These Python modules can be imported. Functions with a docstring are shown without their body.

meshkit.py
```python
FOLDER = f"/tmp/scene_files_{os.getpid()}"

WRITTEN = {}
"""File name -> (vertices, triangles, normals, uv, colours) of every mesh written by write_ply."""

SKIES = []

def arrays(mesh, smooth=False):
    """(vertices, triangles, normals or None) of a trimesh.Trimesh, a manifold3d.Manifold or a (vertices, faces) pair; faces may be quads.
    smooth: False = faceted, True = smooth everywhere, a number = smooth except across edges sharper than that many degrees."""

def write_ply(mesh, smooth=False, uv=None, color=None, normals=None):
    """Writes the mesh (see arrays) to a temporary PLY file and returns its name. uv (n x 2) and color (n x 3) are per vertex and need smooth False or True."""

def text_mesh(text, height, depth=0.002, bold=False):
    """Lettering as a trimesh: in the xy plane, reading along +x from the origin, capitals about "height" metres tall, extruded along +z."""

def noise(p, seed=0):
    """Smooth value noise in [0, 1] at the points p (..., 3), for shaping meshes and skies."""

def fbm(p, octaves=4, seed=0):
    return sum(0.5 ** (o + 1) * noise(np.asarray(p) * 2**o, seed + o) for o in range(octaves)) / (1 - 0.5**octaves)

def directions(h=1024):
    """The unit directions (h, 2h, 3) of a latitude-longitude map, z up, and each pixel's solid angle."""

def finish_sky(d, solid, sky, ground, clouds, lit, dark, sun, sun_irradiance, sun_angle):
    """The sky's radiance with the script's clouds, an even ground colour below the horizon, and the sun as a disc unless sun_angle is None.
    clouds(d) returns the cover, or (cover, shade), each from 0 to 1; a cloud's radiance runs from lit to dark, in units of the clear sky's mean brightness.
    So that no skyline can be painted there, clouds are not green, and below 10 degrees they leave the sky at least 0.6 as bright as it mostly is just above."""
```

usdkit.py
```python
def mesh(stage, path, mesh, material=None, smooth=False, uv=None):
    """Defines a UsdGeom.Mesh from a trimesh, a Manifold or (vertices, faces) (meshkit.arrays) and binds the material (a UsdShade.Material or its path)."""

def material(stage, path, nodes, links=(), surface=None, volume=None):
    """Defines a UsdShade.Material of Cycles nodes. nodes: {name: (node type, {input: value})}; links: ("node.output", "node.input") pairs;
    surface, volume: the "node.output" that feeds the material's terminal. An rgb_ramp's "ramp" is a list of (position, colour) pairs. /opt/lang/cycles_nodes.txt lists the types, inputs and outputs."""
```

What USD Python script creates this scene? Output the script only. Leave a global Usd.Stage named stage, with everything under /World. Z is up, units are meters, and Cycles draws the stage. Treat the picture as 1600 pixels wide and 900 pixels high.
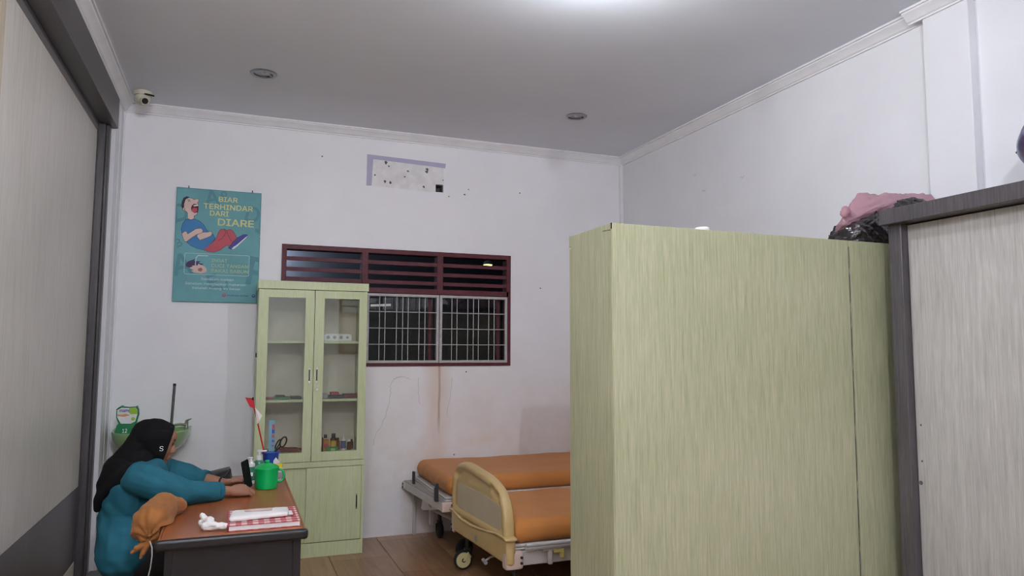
import math, random
import numpy as np, trimesh, manifold3d as m3, usdkit, meshkit
from shapely.geometry import Polygon, LineString, Point, box as sbox
from shapely import affinity
from pxr import Usd, UsdGeom, UsdShade, Gf, Sdf

stage = Usd.Stage.CreateInMemory()
UsdGeom.SetStageUpAxis(stage, UsdGeom.Tokens.z)
UsdGeom.SetStageMetersPerUnit(stage, 1.0)
UsdGeom.Xform.Define(stage, '/World'); stage.SetDefaultPrim(stage.GetPrimAtPath('/World'))
UsdGeom.Scope.Define(stage, '/World/Looks')
rng = np.random.default_rng(7); random.seed(7)
PI = math.pi
V = lambda *a: np.array(a, float)

# ---------------------------------------------------------------- camera, light, exposure
F_PX, YAW, PITCH, ROLL, CAM_H = 1119.96, .3693, .0858, .0032, 1.5
EXPOSURE = 0.18
LAMP = 330.0            # ceiling bulb in view of the ceiling glow
LAMP_REAR = 1200.0       # the second bulb, nearer the door end of the room
LAMP_LEFT = 400.0
LAMP_COLOR = (.95, .99, 1.06)
fw = V(math.sin(YAW) * math.cos(PITCH), math.cos(YAW) * math.cos(PITCH), math.sin(PITCH))
r0 = V(math.cos(YAW), -math.sin(YAW), 0); u0 = np.cross(r0, fw)
rt = math.cos(ROLL) * r0 + math.sin(ROLL) * u0; up = -math.sin(ROLL) * r0 + math.cos(ROLL) * u0
cam = UsdGeom.Camera.Define(stage, '/World/camera')
cam.CreateHorizontalApertureAttr(36.0); cam.CreateVerticalApertureAttr(20.25)
cam.CreateFocalLengthAttr(36.0 * F_PX / 1600)
cam.CreateClippingRangeAttr(Gf.Vec2f(.05, 100))
cam.CreateExposureAttr(EXPOSURE)
M = np.eye(4); M[0, :3] = rt; M[1, :3] = up; M[2, :3] = -fw; M[3, :3] = (0, 0, CAM_H)
cam.AddTransformOp().Set(Gf.Matrix4d(*M.ravel().tolist()))

# ---------------------------------------------------------------- materials
def L(*c):
    c = np.array(c, float) / 255
    return tuple(np.where(c <= .04045, c / 12.92, ((c + .055) / 1.055) ** 2.4))
MATS = {}
def mat(name, nodes, links=(), surface='p.BSDF', volume=None):
    MATS[name] = usdkit.material(stage, '/World/Looks/' + name, nodes, links, surface=surface, volume=volume); return MATS[name]
def plain(name, col, rough=.5, metal=0., spec=.5, bump=0., bscale=200., var=.06, vscale=8., **kw):
    dark = tuple(max(0, c * (1 - var)) for c in col); lite = tuple(min(1, c * (1 + var)) for c in col)
    nodes = {'g': ('geometry', {}), 'n': ('noise_texture', {'scale': vscale, 'detail': 4.}),
             'r': ('rgb_ramp', {'ramp': [(.3, dark), (.7, lite)]}),
             'p': ('principled_bsdf', {'roughness': rough, 'metallic': metal, 'specular_ior_level': spec, **kw})}
    links = [('g.position', 'n.vector'), ('n.fac', 'r.fac'), ('r.color', 'p.base_color')]
    if bump:
        nodes['bn'] = ('noise_texture', {'scale': bscale, 'detail': 3.}); nodes['b'] = ('bump', {'strength': bump, 'distance': .004})
        links += [('g.position', 'bn.vector'), ('bn.fac', 'b.height'), ('b.normal', 'p.normal')]
    return mat(name, nodes, links)
def laminate(name, ramp, sc=(115, 115, 5.), sc2=(260, 260, 15), rough=.38, spec=.4):
    nodes = {'g': ('geometry', {}), 'm1': ('mapping', {'scale': sc}), 'm2': ('mapping', {'scale': sc2}),
             'n1': ('noise_texture', {'scale': 1., 'detail': 3., 'roughness': .55}), 'n2': ('noise_texture', {'scale': 1., 'detail': 2.}),
             'n3': ('noise_texture', {'scale': 1.6, 'detail': 1.}),
             'a': ('mix_float', {'fac': .38}), 'a2': ('mix_float', {'fac': .22}), 'r': ('rgb_ramp', {'ramp': ramp}),
             'p': ('principled_bsdf', {'roughness': rough, 'specular_ior_level': spec})}
    return mat(name, nodes, [('g.position', 'm1.vector'), ('g.position', 'm2.vector'), ('m1.vector', 'n1.vector'), ('m2.vector', 'n2.vector'), ('g.position', 'n3.vector'),
               ('n1.fac', 'a.a'), ('n2.fac', 'a.b'), ('a.result', 'a2.a'), ('n3.fac', 'a2.b'), ('a2.result', 'r.fac'), ('r.color', 'p.base_color')])

plain('ceiling_paint', (.77, .80, .86), .8, var=.03, vscale=1.2)
plain('trim_white', (.83, .82, .84), .55, var=.03)
plain('white_plate', (.80, .78, .80), .5, var=.03)
# wall paint: bare near the floor, rust run below the window mullion, dirt blotches
def wall_mat(name, base, stain):
    nodes = {'g': ('geometry', {}), 's': ('separate_xyz', {}), 'n': ('noise_texture', {'scale': 1.3, 'detail': 5., 'roughness': .6}),
             'r': ('rgb_ramp', {'ramp': [(.3, tuple(c * .95 for c in base)), (.7, tuple(min(1, c * 1.03) for c in base))]}),
             'bn': ('noise_texture', {'scale': 55., 'detail': 3.}), 'b': ('bump', {'strength': .12, 'distance': .004}),
             'p': ('principled_bsdf', {'roughness': .55, 'specular_ior_level': .35})}
    links = [('g.position', 's.vector'), ('g.position', 'n.vector'), ('n.fac', 'r.fac'), ('g.position', 'bn.vector'), ('bn.fac', 'b.height'), ('b.normal', 'p.normal')]
    if not stain:
        return mat(name, nodes, links + [('r.color', 'p.base_color')])
    nodes.update({
        'w': ('noise_texture', {'scale': 4., 'detail': 4.}), 'wm': ('mapping', {'scale': (3, 1, .9)}),
        'dx': ('math', {'math_type': 'subtract', 'value2': 1.60}), 'wob': ('math', {'math_type': 'multiply_add', 'value2': .12, 'value3': -.06}),
        'dx2': ('math', {'math_type': 'add'}), 'ax': ('math', {'math_type': 'absolute'}),
        'mx': ('map_range', {'from_min': .02, 'from_max': .15, 'to_min': 1., 'to_max': 0., 'clamp': True}),
        'zt': ('math', {'math_type': 'less_than', 'value2': 1.362}),
        'zf': ('map_range', {'from_min': .55, 'from_max': 1.36, 'to_min': .5, 'to_max': .9, 'clamp': True}),
        'm1': ('math', {'math_type': 'multiply'}), 'm2': ('math', {'math_type': 'multiply'}), 'm3': ('math', {'math_type': 'multiply', 'value2': .62}),
        # thin dark run of rust
        'ax2': ('math', {'math_type': 'subtract', 'value2': 1.622}), 'ax2b': ('math', {'math_type': 'add'}), 'wob2': ('math', {'math_type': 'multiply_add', 'value2': .03, 'value3': -.015}),
        'ax3': ('math', {'math_type': 'absolute'}), 'mx2': ('map_range', {'from_min': .004, 'from_max': .014, 'to_min': 1., 'to_max': 0., 'clamp': True}),
        'zf2': ('map_range', {'from_min': .78, 'from_max': .95, 'to_min': 0., 'to_max': .6, 'clamp': True}), 'm4': ('math', {'math_type': 'multiply'}), 'm5': ('math', {'math_type': 'multiply'}),
        # ochre blotches low on the wall
        'bl': ('noise_texture', {'scale': 2.2, 'detail': 5., 'roughness': .65}), 'blr': ('map_range', {'from_min': .40, 'from_max': .62, 'to_min': 0., 'to_max': .55, 'clamp': True}),
        'blz': ('map_range', {'from_min': .5, 'from_max': 1.5, 'to_min': 1., 'to_max': 0., 'clamp': True}), 'blx': ('map_range', {'from_min': .6, 'from_max': 1.3, 'to_min': 0., 'to_max': 1., 'clamp': True}),
        'b1': ('math', {'math_type': 'multiply'}), 'b2': ('math', {'math_type': 'multiply'}),
        'c1': ('mix_color', {'b': (.76, .62, .52)}), 'c2': ('mix_color', {'b': (.70, .50, .36)}), 'c3': ('mix_color', {'b': (.36, .20, .13)})})
    links += [('g.position', 'wm.vector'), ('wm.vector', 'w.vector'), ('s.x', 'dx.value1'), ('w.fac', 'wob.value1'), ('dx.value', 'dx2.value1'), ('wob.value', 'dx2.value2'),
              ('dx2.value', 'ax.value1'), ('ax.value', 'mx.value'), ('s.z', 'zt.value1'), ('s.z', 'zf.value'), ('mx.result', 'm1.value1'), ('zf.result', 'm1.value2'),
              ('m1.value', 'm2.value1'), ('zt.value', 'm2.value2'), ('m2.value', 'm3.value1'),
              ('s.x', 'ax2.value1'), ('w.fac', 'wob2.value1'), ('ax2.value', 'ax2b.value1'), ('wob2.value', 'ax2b.value2'), ('ax2b.value', 'ax3.value1'), ('ax3.value', 'mx2.value'),
              ('s.z', 'zf2.value'), ('mx2.result', 'm4.value1'), ('zf2.result', 'm4.value2'), ('m4.value', 'm5.value1'), ('zt.value', 'm5.value2'),
              ('g.position', 'bl.vector'), ('bl.fac', 'blr.value'), ('s.z', 'blz.value'), ('s.x', 'blx.value'), ('blr.result', 'b1.value1'), ('blz.result', 'b1.value2'), ('b1.value', 'b2.value1'), ('blx.result', 'b2.value2'),
              ('r.color', 'c1.a'), ('b2.value', 'c1.fac'), ('c1.result', 'c2.a'), ('m3.value', 'c2.fac'), ('c2.result', 'c3.a'), ('m5.value', 'c3.fac'), ('c3.result', 'p.base_color')]
    return mat(name, nodes, links)
wall_mat('wall_paint', (.80, .795, .82), False)
wall_mat('wall_paint_stained', (.88, .86, .885), True)
plain('lilac_paint', (.47, .44, .60), .7)
plain('bare_plaster', (.80, .78, .78), .8, var=.08, vscale=14)
plain('pencil_crack', (.66, .61, .59), .9)
plain('hole_dark', (.03, .028, .03), .9)
plain('hole_grey', (.13, .12, .115), .9)
plain('rust', (.36, .2, .12), .9)
plain('grout', (.12, .085, .065), .8)
# floor tile: wood print
mat('floor_tile', {'g': ('geometry', {}), 'o': ('object_info', {}), 'm': ('mapping', {'scale': (26, 2.2, 1)}), 'n': ('noise_texture', {'scale': 1., 'detail': 5., 'distortion': .6}),
    'mi': ('mix_float', {'fac': .3}), 'r': ('rgb_ramp', {'ramp': [(.25, (.23, .115, .055)), (.5, (.33, .175, .088)), (.75, (.41, .235, .125))]}),
    'p': ('principled_bsdf', {'roughness': .25, 'specular_ior_level': .4})},
    [('g.position', 'm.vector'), ('m.vector', 'n.vector'), ('n.fac', 'mi.a'), ('o.random', 'mi.b'), ('mi.result', 'r.fac'), ('r.color', 'p.base_color')])
laminate('green_laminate', [(.30, (.29, .305, .17)), (.42, (.40, .41, .25)), (.54, (.475, .475, .305)), (.65, (.56, .535, .38)), (.78, (.67, .635, .49))])
laminate('green_laminate_pale', [(.28, (.43, .48, .26)), (.45, (.56, .61, .35)), (.6, (.62, .67, .41)), (.75, (.73, .76, .53))])
laminate('cream_laminate', [(.25, (.42, .385, .33)), (.42, (.58, .545, .49)), (.55, (.65, .615, .56)), (.75, (.76, .73, .68))], sc=(90, 90, 3.2), sc2=(260, 260, 10))
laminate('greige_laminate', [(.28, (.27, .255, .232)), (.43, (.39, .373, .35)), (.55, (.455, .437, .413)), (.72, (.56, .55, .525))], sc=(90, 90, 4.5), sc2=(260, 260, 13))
laminate('dark_laminate', [(.25, (.035, .031, .034)), (.45, (.075, .067, .072)), (.6, (.105, .095, .10)), (.8, (.17, .155, .16))], rough=.35)
laminate('beige_laminate', [(.25, (.36, .29, .20)), (.5, (.52, .44, .33)), (.75, (.62, .55, .44))])
plain('dark_profile', (.07, .062, .066), .4); plain('rail_grey', (.17, .155, .15), .4); plain('ring_metal', (.30, .30, .31), .3, metal=.8)
plain('cabinet_inside', (.74, .65, .54), .6, var=.05)
plain('chrome', (.7, .7, .72), .18, metal=1., var=.02)
plain('black_plastic', (.012, .011, .012), .4)
plain('black_gap', (.01, .009, .009), .8)
plain('window_maroon', (.105, .022, .030), .5, spec=.3, var=.18, vscale=20, bump=.25, bscale=60)
plain('grille_paint', (.45, .43, .43), .45, var=.12, vscale=30)
plain('outside_dark', (.055, .053, .058), .8)
plain('poster_teal', (.15, .38, .41), .5, spec=.25, var=.10, vscale=5)
plain('poster_teal_dark', (.10, .28, .32), .5, spec=.25)
plain('poster_yellow', (.66, .66, .30), .5, spec=.25); plain('poster_pale', (.45, .62, .64), .5, spec=.25); plain('poster_pale_yellow', (.40, .54, .30), .5, spec=.25)
plain('print_skin', (.72, .52, .46), .5, spec=.25); plain('print_black', (.03, .025, .045), .5, spec=.25); plain('print_blue', (.05, .21, .46), .5, spec=.25)
plain('print_red', (.52, .09, .12), .5, spec=.25); plain('print_mouth', (.10, .015, .02), .5, spec=.25); plain('print_white', (.80, .80, .80), .5, spec=.25); plain('print_navy', (.07, .07, .30), .5, spec=.25)
plain('print_orange', (.75, .33, .12), .4); plain('print_lime', (.36, .56, .05), .5, spec=.25); plain('print_purple', (.07, .04, .12), .5, spec=.25)
plain('sink_green', (.33, .52, .24), .15, spec=.6)
plain('bottle_green', (.012, .20, .075), .3); plain('cup_green', (.0, .42, .10), .28, var=.03)
plain('metal_grey', (.09, .085, .09), .35, metal=.3)
plain('desk_black', (.014, .013, .015), .35, var=.1)
laminate('desk_wood', [(.25, (.24, .066, .020)), (.5, (.33, .10, .032)), (.75, (.40, .135, .046))], sc=(30, 2, 30), sc2=(110, 6, 110), rough=.28, spec=.35)
mat('plaid', {'g': ('geometry', {}), 'c1': ('wave_texture', {'scale': 7., 'bands_direction': 'x', 'profile': 'sine'}), 'c2': ('wave_texture', {'scale': 7., 'bands_direction': 'y', 'profile': 'sine'}),
    'r1': ('rgb_ramp', {'ramp': [(0, (0, 0, 0)), (.45, (0, 0, 0)), (.55, (1, 1, 1)), (1, (1, 1, 1))]}), 'r2': ('rgb_ramp', {'ramp': [(0, (0, 0, 0)), (.45, (0, 0, 0)), (.55, (1, 1, 1)), (1, (1, 1, 1))]}),
    'mx': ('mix_color', {'fac': .5}), 'r': ('rgb_ramp', {'ramp': [(0, (.42, .02, .04)), (.5, (.62, .17, .18)), (1, (.82, .72, .70))]}), 'p': ('principled_bsdf', {'roughness': .35})},
    [('g.position', 'c1.vector'), ('g.position', 'c2.vector'), ('c1.fac', 'r1.fac'), ('c2.fac', 'r2.fac'), ('r1.color', 'mx.a'), ('r2.color', 'mx.b'), ('mx.result', 'r.fac'), ('r.color', 'p.base_color')])
plain('paper_white', (.78, .76, .75), .7); plain('tissue_white', (.82, .80, .79), .8); plain('book_edge_red', (.40, .03, .05), .5)
plain('orange_cloth', (.34, .125, .026), .8, var=.12, vscale=10, bump=.3, bscale=700, sheen_weight=.1)
plain('sheet_orange', (.56, .215, .050), .8, var=.05, vscale=4, bump=.2, bscale=600, sheen_weight=.1)
plain('bed_cream', (.62, .44, .20), .3, var=.03); plain('bed_panel', (.58, .49, .35), .5, var=.03); plain('bed_white', (.58, .55, .52), .35, var=.05)
plain('bed_pink', (.66, .50, .44), .4); plain('rail_silver', (.60, .59, .61), .3, metal=.3); plain('bed_grey', (.36, .34, .33), .5)
plain('caster_cream', (.68, .60, .30), .35); plain('rubber', (.012, .011, .012), .6); plain('steel_dark', (.045, .042, .043), .45, metal=.3)
plain('latch_yellow', (.55, .46, .15), .4)
plain('skin', (.33, .155, .095), .5, var=.06, vscale=20, subsurface_weight=.1)
plain('lip', (.30, .09, .07), .45); plain('eye_dark', (.02, .014, .012), .3)
plain('blouse_teal', (.008, .115, .165), .8, var=.10, vscale=14, bump=.25, bscale=500)
plain('hijab_black', (.005, .0045, .0055), .85, spec=.2, var=.15, vscale=9, bump=.25, bscale=400)
plain('trousers_dark', (.02, .02, .025), .8)
plain('flag_red', (.55, .015, .03), .6); plain('flag_white', (.78, .70, .68), .7); plain('blue_plastic', (.015, .06, .33), .35); plain('ruler_blue', (.15, .31, .38), .2)
plain('white_plastic', (.78, .76, .76), .35, var=.02); plain('pump_green', (.05, .22, .13), .25); plain('yellow_plastic', (.75, .62, .05), .35)
plain('brown_bottle', (.10, .035, .015), .2); plain('amber_label', (.62, .42, .05), .5); plain('orange_box', (.62, .19, .03), .5); plain('green_box', (.05, .36, .08), .5)
plain('dark_red_cloth', (.16, .03, .03), .7); plain('pack_grey', (.36, .35, .36), .5); plain('pack_red', (.40, .06, .07), .5); plain('pack_black', (.03, .03, .035), .4); plain('pack_green', (.10, .27, .12), .5)
plain('blue_liquid', (.10, .14, .33), .3); plain('cord_white', (.6, .58, .55), .5)
plain('camera_cream', (.66, .62, .50), .4, var=.02)
mat('glass', {'t': ('transparent_bsdf', {'color': (.93, .95, .93)}), 'g': ('glossy_bsdf', {'roughness': .01, 'color': (1, 1, 1)}), 'f': ('fresnel', {'IOR': 1.5}), 'm': ('mix_closure', {})},
    [('f.fac', 'm.fac'), ('t.BSDF', 'm.closure1'), ('g.BSDF', 'm.closure2')], surface='m.closure')
mat('plastic_clear', {'t': ('transparent_bsdf', {'color': (.85, .87, .88)}), 'g': ('principled_bsdf', {'roughness': .2, 'base_color': (.6, .62, .64)}), 'm': ('mix_closure', {'fac': .35})},
    [('t.BSDF', 'm.closure1'), ('g.BSDF', 'm.closure2')], surface='m.closure')
def film(name, col, fac, tint):
    mat(name, {'t': ('transparent_bsdf', {'color': tint}), 'd': ('principled_bsdf', {'roughness': .14, 'base_color': col, 'specular_ior_level': .8}), 'tl': ('translucent_bsdf', {'color': col}),
        'm1': ('mix_closure', {'fac': .25}), 'm': ('mix_closure', {'fac': fac}), 'g': ('geometry', {}), 'n': ('noise_texture', {'scale': 40., 'detail': 4.}), 'b': ('bump', {'strength': .5, 'distance': .006})},
        [('g.position', 'n.vector'), ('n.fac', 'b.height'), ('b.normal', 'd.normal'), ('d.BSDF', 'm1.closure1'), ('tl.BSDF', 'm1.closure2'), ('t.BSDF', 'm.closure1'), ('m1.closure', 'm.closure2')], surface='m.closure')
film('pink_film', (.62, .36, .42), .66, (.95, .75, .80))
plain('black_film', (.018, .014, .017), .2, spec=.8, bump=.7, bscale=60)
mat('blue_batik', {'g': ('geometry', {}), 'w': ('wave_texture', {'scale': 5., 'distortion': 9., 'detail': 3., 'detail_scale': 1.6}), 'r': ('rgb_ramp', {'ramp': [(0, (.045, .03, .075)), (.22, (.07, .05, .11)), (.4, (.09, .13, .24)), (.7, (.10, .19, .30)), (1, (.25, .24, .33))]}),
    'p': ('principled_bsdf', {'roughness': .3})}, [('g.position', 'w.vector'), ('w.fac', 'r.fac'), ('r.color', 'p.base_color')])
def glow(name, col, s): mat(name, {'e': ('emission', {'color': col, 'strength': s})}, surface='e.emission')
glow('bulb_glow', LAMP_COLOR, LAMP); glow('bulb_glow_rear', LAMP_COLOR, LAMP_REAR); glow('bulb_glow_left', LAMP_COLOR, LAMP_LEFT)
glow('green_bulb', (.75, 1., .25), 2.2); glow('reflection_glow', (.9, .85, .9), .35); glow('added_blue_glow', (.62, .76, 1.), 1500.)  # the tube and blue glows are added, imitating reflections; the green one is a lamp
plain('bulb_off', (.5, .5, .5), .2)

# ---------------------------------------------------------------- scene helpers
LOC = {}
def free(parent, name):
    p = f'{parent}/{name}'; k = 0
    while stage.GetPrimAtPath(p): k += 1; p = f'{parent}/{name}_{k:03d}'
    return p
def tags(prim, label=None, cat=None, group=None, kind=None):
    for k, v in (('label', label), ('category', cat), ('group', group), ('kind', kind)):
        if v: prim.SetCustomDataByKey(k, v)
def T(name, label, cat, loc, group=None, kind=None):
    p = free('/World', name); x = UsdGeom.Xform.Define(stage, p); x.AddTranslateOp().Set(Gf.Vec3d(*map(float, loc)))
    LOC[p] = V(*loc); tags(x.GetPrim(), label, cat, group, kind); return p
def part(name, mesh, m, parent, smooth=30, label=None, kind=None):
    """a mesh in world coordinates becomes a child of the thing or part PARENT"""
    p = free(parent, name); off = LOC[parent]
    v, f = raw(mesh)
    me = usdkit.mesh(stage, p, trimesh.Trimesh(v - off, f, process=False), MATS[m], smooth=smooth)
    LOC[p] = off; tags(me.GetPrim(), label, None, None, kind); return p
def one(name, mesh, m, label, cat, group=None, kind=None, smooth=30):
    v, f = raw(mesh); lo, hi = v.min(0), v.max(0); off = V((lo[0] + hi[0]) / 2, (lo[1] + hi[1]) / 2, lo[2])
    p = free('/World', name); me = usdkit.mesh(stage, p, trimesh.Trimesh(v - off, f, process=False), MATS[m], smooth=smooth)
    me.AddTranslateOp().Set(Gf.Vec3d(*off.tolist())); LOC[p] = off; tags(me.GetPrim(), label, cat, group, kind); return p
def struct(name, mesh, m, label=None, smooth=30): return one(name, mesh, m, label, None, kind='structure', smooth=smooth)
def copy_of(src, loc, label, group=None):
    s = stage.GetPrimAtPath(src); was = s.GetCustomData(); name = s.GetName()
    p = free('/World', name); x = UsdGeom.Xform.Define(stage, p); pr = x.GetPrim()
    pr.GetReferences().AddInternalReference(src); pr.SetInstanceable(True)
    UsdGeom.XformCommonAPI(x).SetTranslate(Gf.Vec3d(*map(float, loc)))
    tags(pr, label, was.get('category'), group or was.get('group')); return p

# ---------------------------------------------------------------- mesh helpers
def raw(mesh):
    if hasattr(mesh, 'to_mesh'):
        q = mesh.to_mesh(); return np.asarray(q.vert_properties[:, :3], float), np.asarray(q.tri_verts)
    return np.asarray(mesh.vertices, float), np.asarray(mesh.faces)
def tm(mesh): v, f = raw(mesh); return trimesh.Trimesh(v, f, process=False)
def cat(*ms): return trimesh.util.concatenate([tm(m) for m in ms])
def mf(t): v, f = raw(t); return m3.Manifold(m3.Mesh(v.astype(np.float32), f.astype(np.uint32)))
def bx(x0, x1, y0, y1, z0, z1, b=.002):
    x0, x1 = sorted((x0, x1)); y0, y1 = sorted((y0, y1)); z0, z1 = sorted((z0, z1))
    b = min(b, .45 * min(x1 - x0, y1 - y0, z1 - z0))
    if b <= 0: return trimesh.creation.box(bounds=[(x0, y0, z0), (x1, y1, z1)])
    P = []
    for X, sx in ((x0, 1), (x1, -1)):
        for Y, sy in ((y0, 1), (y1, -1)):
            for Z, sz in ((z0, 1), (z1, -1)):
                P += [(X, Y + sy * b, Z + sz * b), (X + sx * b, Y, Z + sz * b), (X + sx * b, Y + sy * b, Z)]
    return trimesh.convex.convex_hull(np.array(P))
def cube(x0, x1, y0, y1, z0, z1): return m3.Manifold.cube((x1 - x0, y1 - y0, z1 - z0)).translate((x0, y0, z0))
def cyl(a, b, r, r2=None, n=20):
    a, b = V(*a), V(*b); h = np.linalg.norm(b - a)
    c = m3.Manifold.cylinder(float(h), float(r), float(r if r2 is None else r2), n); v, f = raw(c)
    Z = (b - a) / h; X = np.cross(Z, (0, 0, 1) if abs(Z[2]) < .9 else (1, 0, 0)); X /= np.linalg.norm(X); Y = np.cross(Z, X)
    return trimesh.Trimesh(a + v @ np.array([X, Y, Z]), f, process=False)
def tube(pts, r, n=8):
    P = np.array(pts, float); ts = np.gradient(P, axis=0); ts /= np.linalg.norm(ts, axis=1)[:, None]
    up_ = V(0, 0, 1) if abs(ts[0] @ V(0, 0, 1)) < .9 else V(1, 0, 0)
    rr = np.full(len(P), r) if np.ndim(r) == 0 else np.asarray(r)
    vs, X = [], np.cross(ts[0], up_)
    for p, t, q in zip(P, ts, rr):
        X = X - t * (X @ t); X /= np.linalg.norm(X); Y = np.cross(t, X); a = np.arange(n) / n * 2 * PI
        vs.append(p + q * (np.cos(a)[:, None] * X + np.sin(a)[:, None] * Y))
    vs = np.vstack(vs); f = []
    for k in range(len(P) - 1):
        for i in range(n):
            j = (i + 1) % n; a, b, c, d = k * n + i, k * n + j, (k + 1) * n + j, (k + 1) * n + i
            f += [(a, b, c), (a, c, d)]
    c0, c1 = len(vs), len(vs) + 1; vs = np.vstack([vs, P[0], P[-1]])
    for i in range(n):
        j = (i + 1) % n; f += [(c0, j, i), (c1, (len(P) - 1) * n + i, (len(P) - 1) * n + j)]
    return trimesh.Trimesh(vs, f, process=False)
def lathe(prof, c, n=32, axis='z'):
    """profile [(r, h)...] bottom to top about a vertical line through c (or along y)"""
    pr = np.array(prof, float); a = np.arange(n) / n * 2 * PI; vs = []
    for r, h in pr: vs.append(np.stack([r * np.cos(a), r * np.sin(a), np.full(n, h)], 1))
    vs = np.vstack(vs); f = []
    for k in range(len(pr) - 1):
        for i in range(n):
            j = (i + 1) % n; p, q, s, t = k * n + i, k * n + j, (k + 1) * n + j, (k + 1) * n + i
            f += [(p, q, s), (p, s, t)]
    c0, c1 = len(vs), len(vs) + 1; vs = np.vstack([vs, (0, 0, pr[0, 1]), (0, 0, pr[-1, 1])]); last = (len(pr) - 1) * n
    for i in range(n):
        j = (i + 1) % n; f += [(c0, j, i), (c1, last + i, last + j)]
    if axis == 'x': vs = vs[:, [2, 0, 1]]
    if axis == 'y': vs = vs[:, [1, 2, 0]]
    return trimesh.Trimesh(vs + V(*c), f, process=False)
def ext(poly, d):
    gs = getattr(poly, 'geoms', [poly])
    return trimesh.util.concatenate([trimesh.creation.extrude_polygon(g, d, engine='earcut') for g in gs])
def wall_print(poly, y, d=.0008):
    """a flat polygon in (x, z), set on a surface facing -y at y"""
    t = ext(poly, d); v = t.vertices; return trimesh.Trimesh(np.stack([v[:, 0], y - d + v[:, 2], v[:, 1]], 1), t.faces[:, ::-1], process=False)
def flip(t): return trimesh.Trimesh(t.vertices, t.faces[:, ::-1], process=False)
def prism_y(poly, y0, y1):
    t = ext(poly, y1 - y0); v = t.vertices; return trimesh.Trimesh(np.stack([v[:, 0], y0 + v[:, 2], v[:, 1]], 1), t.faces[:, ::-1], process=False)
def prism_x(poly, x0, x1):      # polygon in (y, z)
    t = ext(poly, x1 - x0); v = t.vertices; return trimesh.Trimesh(np.stack([x0 + v[:, 2], v[:, 0], v[:, 1]], 1), t.faces, process=False)
def sph(c, r, n=16):
    s = m3.Manifold.sphere(1.0, n); rr = (r, r, r) if np.ndim(r) == 0 else tuple(r)
    return s.scale(tuple(map(float, rr))).translate(tuple(map(float, c)))
def chain(pts, n=16):
    out = []
    for (a, ra), (b, rb) in zip(pts[:-1], pts[1:]): out.append(m3.Manifold.batch_hull([sph(a, ra, n), sph(b, rb, n)]))
    return out
def hull(*bs, n=16): return m3.Manifold.batch_hull([sph(c, r, n) for c, r in bs])
def union(ms): return m3.Manifold.batch_boolean(ms, m3.OpType.Add)
def organic(ms, edge=.02, it=10, disp=0., dscale=20., seed=0):
    u = ms if hasattr(ms, 'to_mesh') else union(ms)
    t = tm(u.refine_to_length(edge)); t = trimesh.Trimesh(t.vertices, t.faces, process=True)
    trimesh.smoothing.filter_taubin(t, iterations=it)
    if disp: t.vertices = t.vertices + t.vertex_normals * ((meshkit.fbm(t.vertices * dscale, 4, seed) - .5) * 2 * disp)[:, None]
    return t
def text_on(text, height, x, z, y, bold=False, width=None, d=.0008):
    t = meshkit.text_mesh(text, height, d, bold); v = np.array(t.vertices)
    if width: v[:, 0] *= width / (v[:, 0].max() - v[:, 0].min())
    v[:, 0] -= v[:, 0].min()
    return trimesh.Trimesh(np.stack([x + v[:, 0], y - v[:, 2], z + v[:, 1]], 1), t.faces, process=False)

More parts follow.
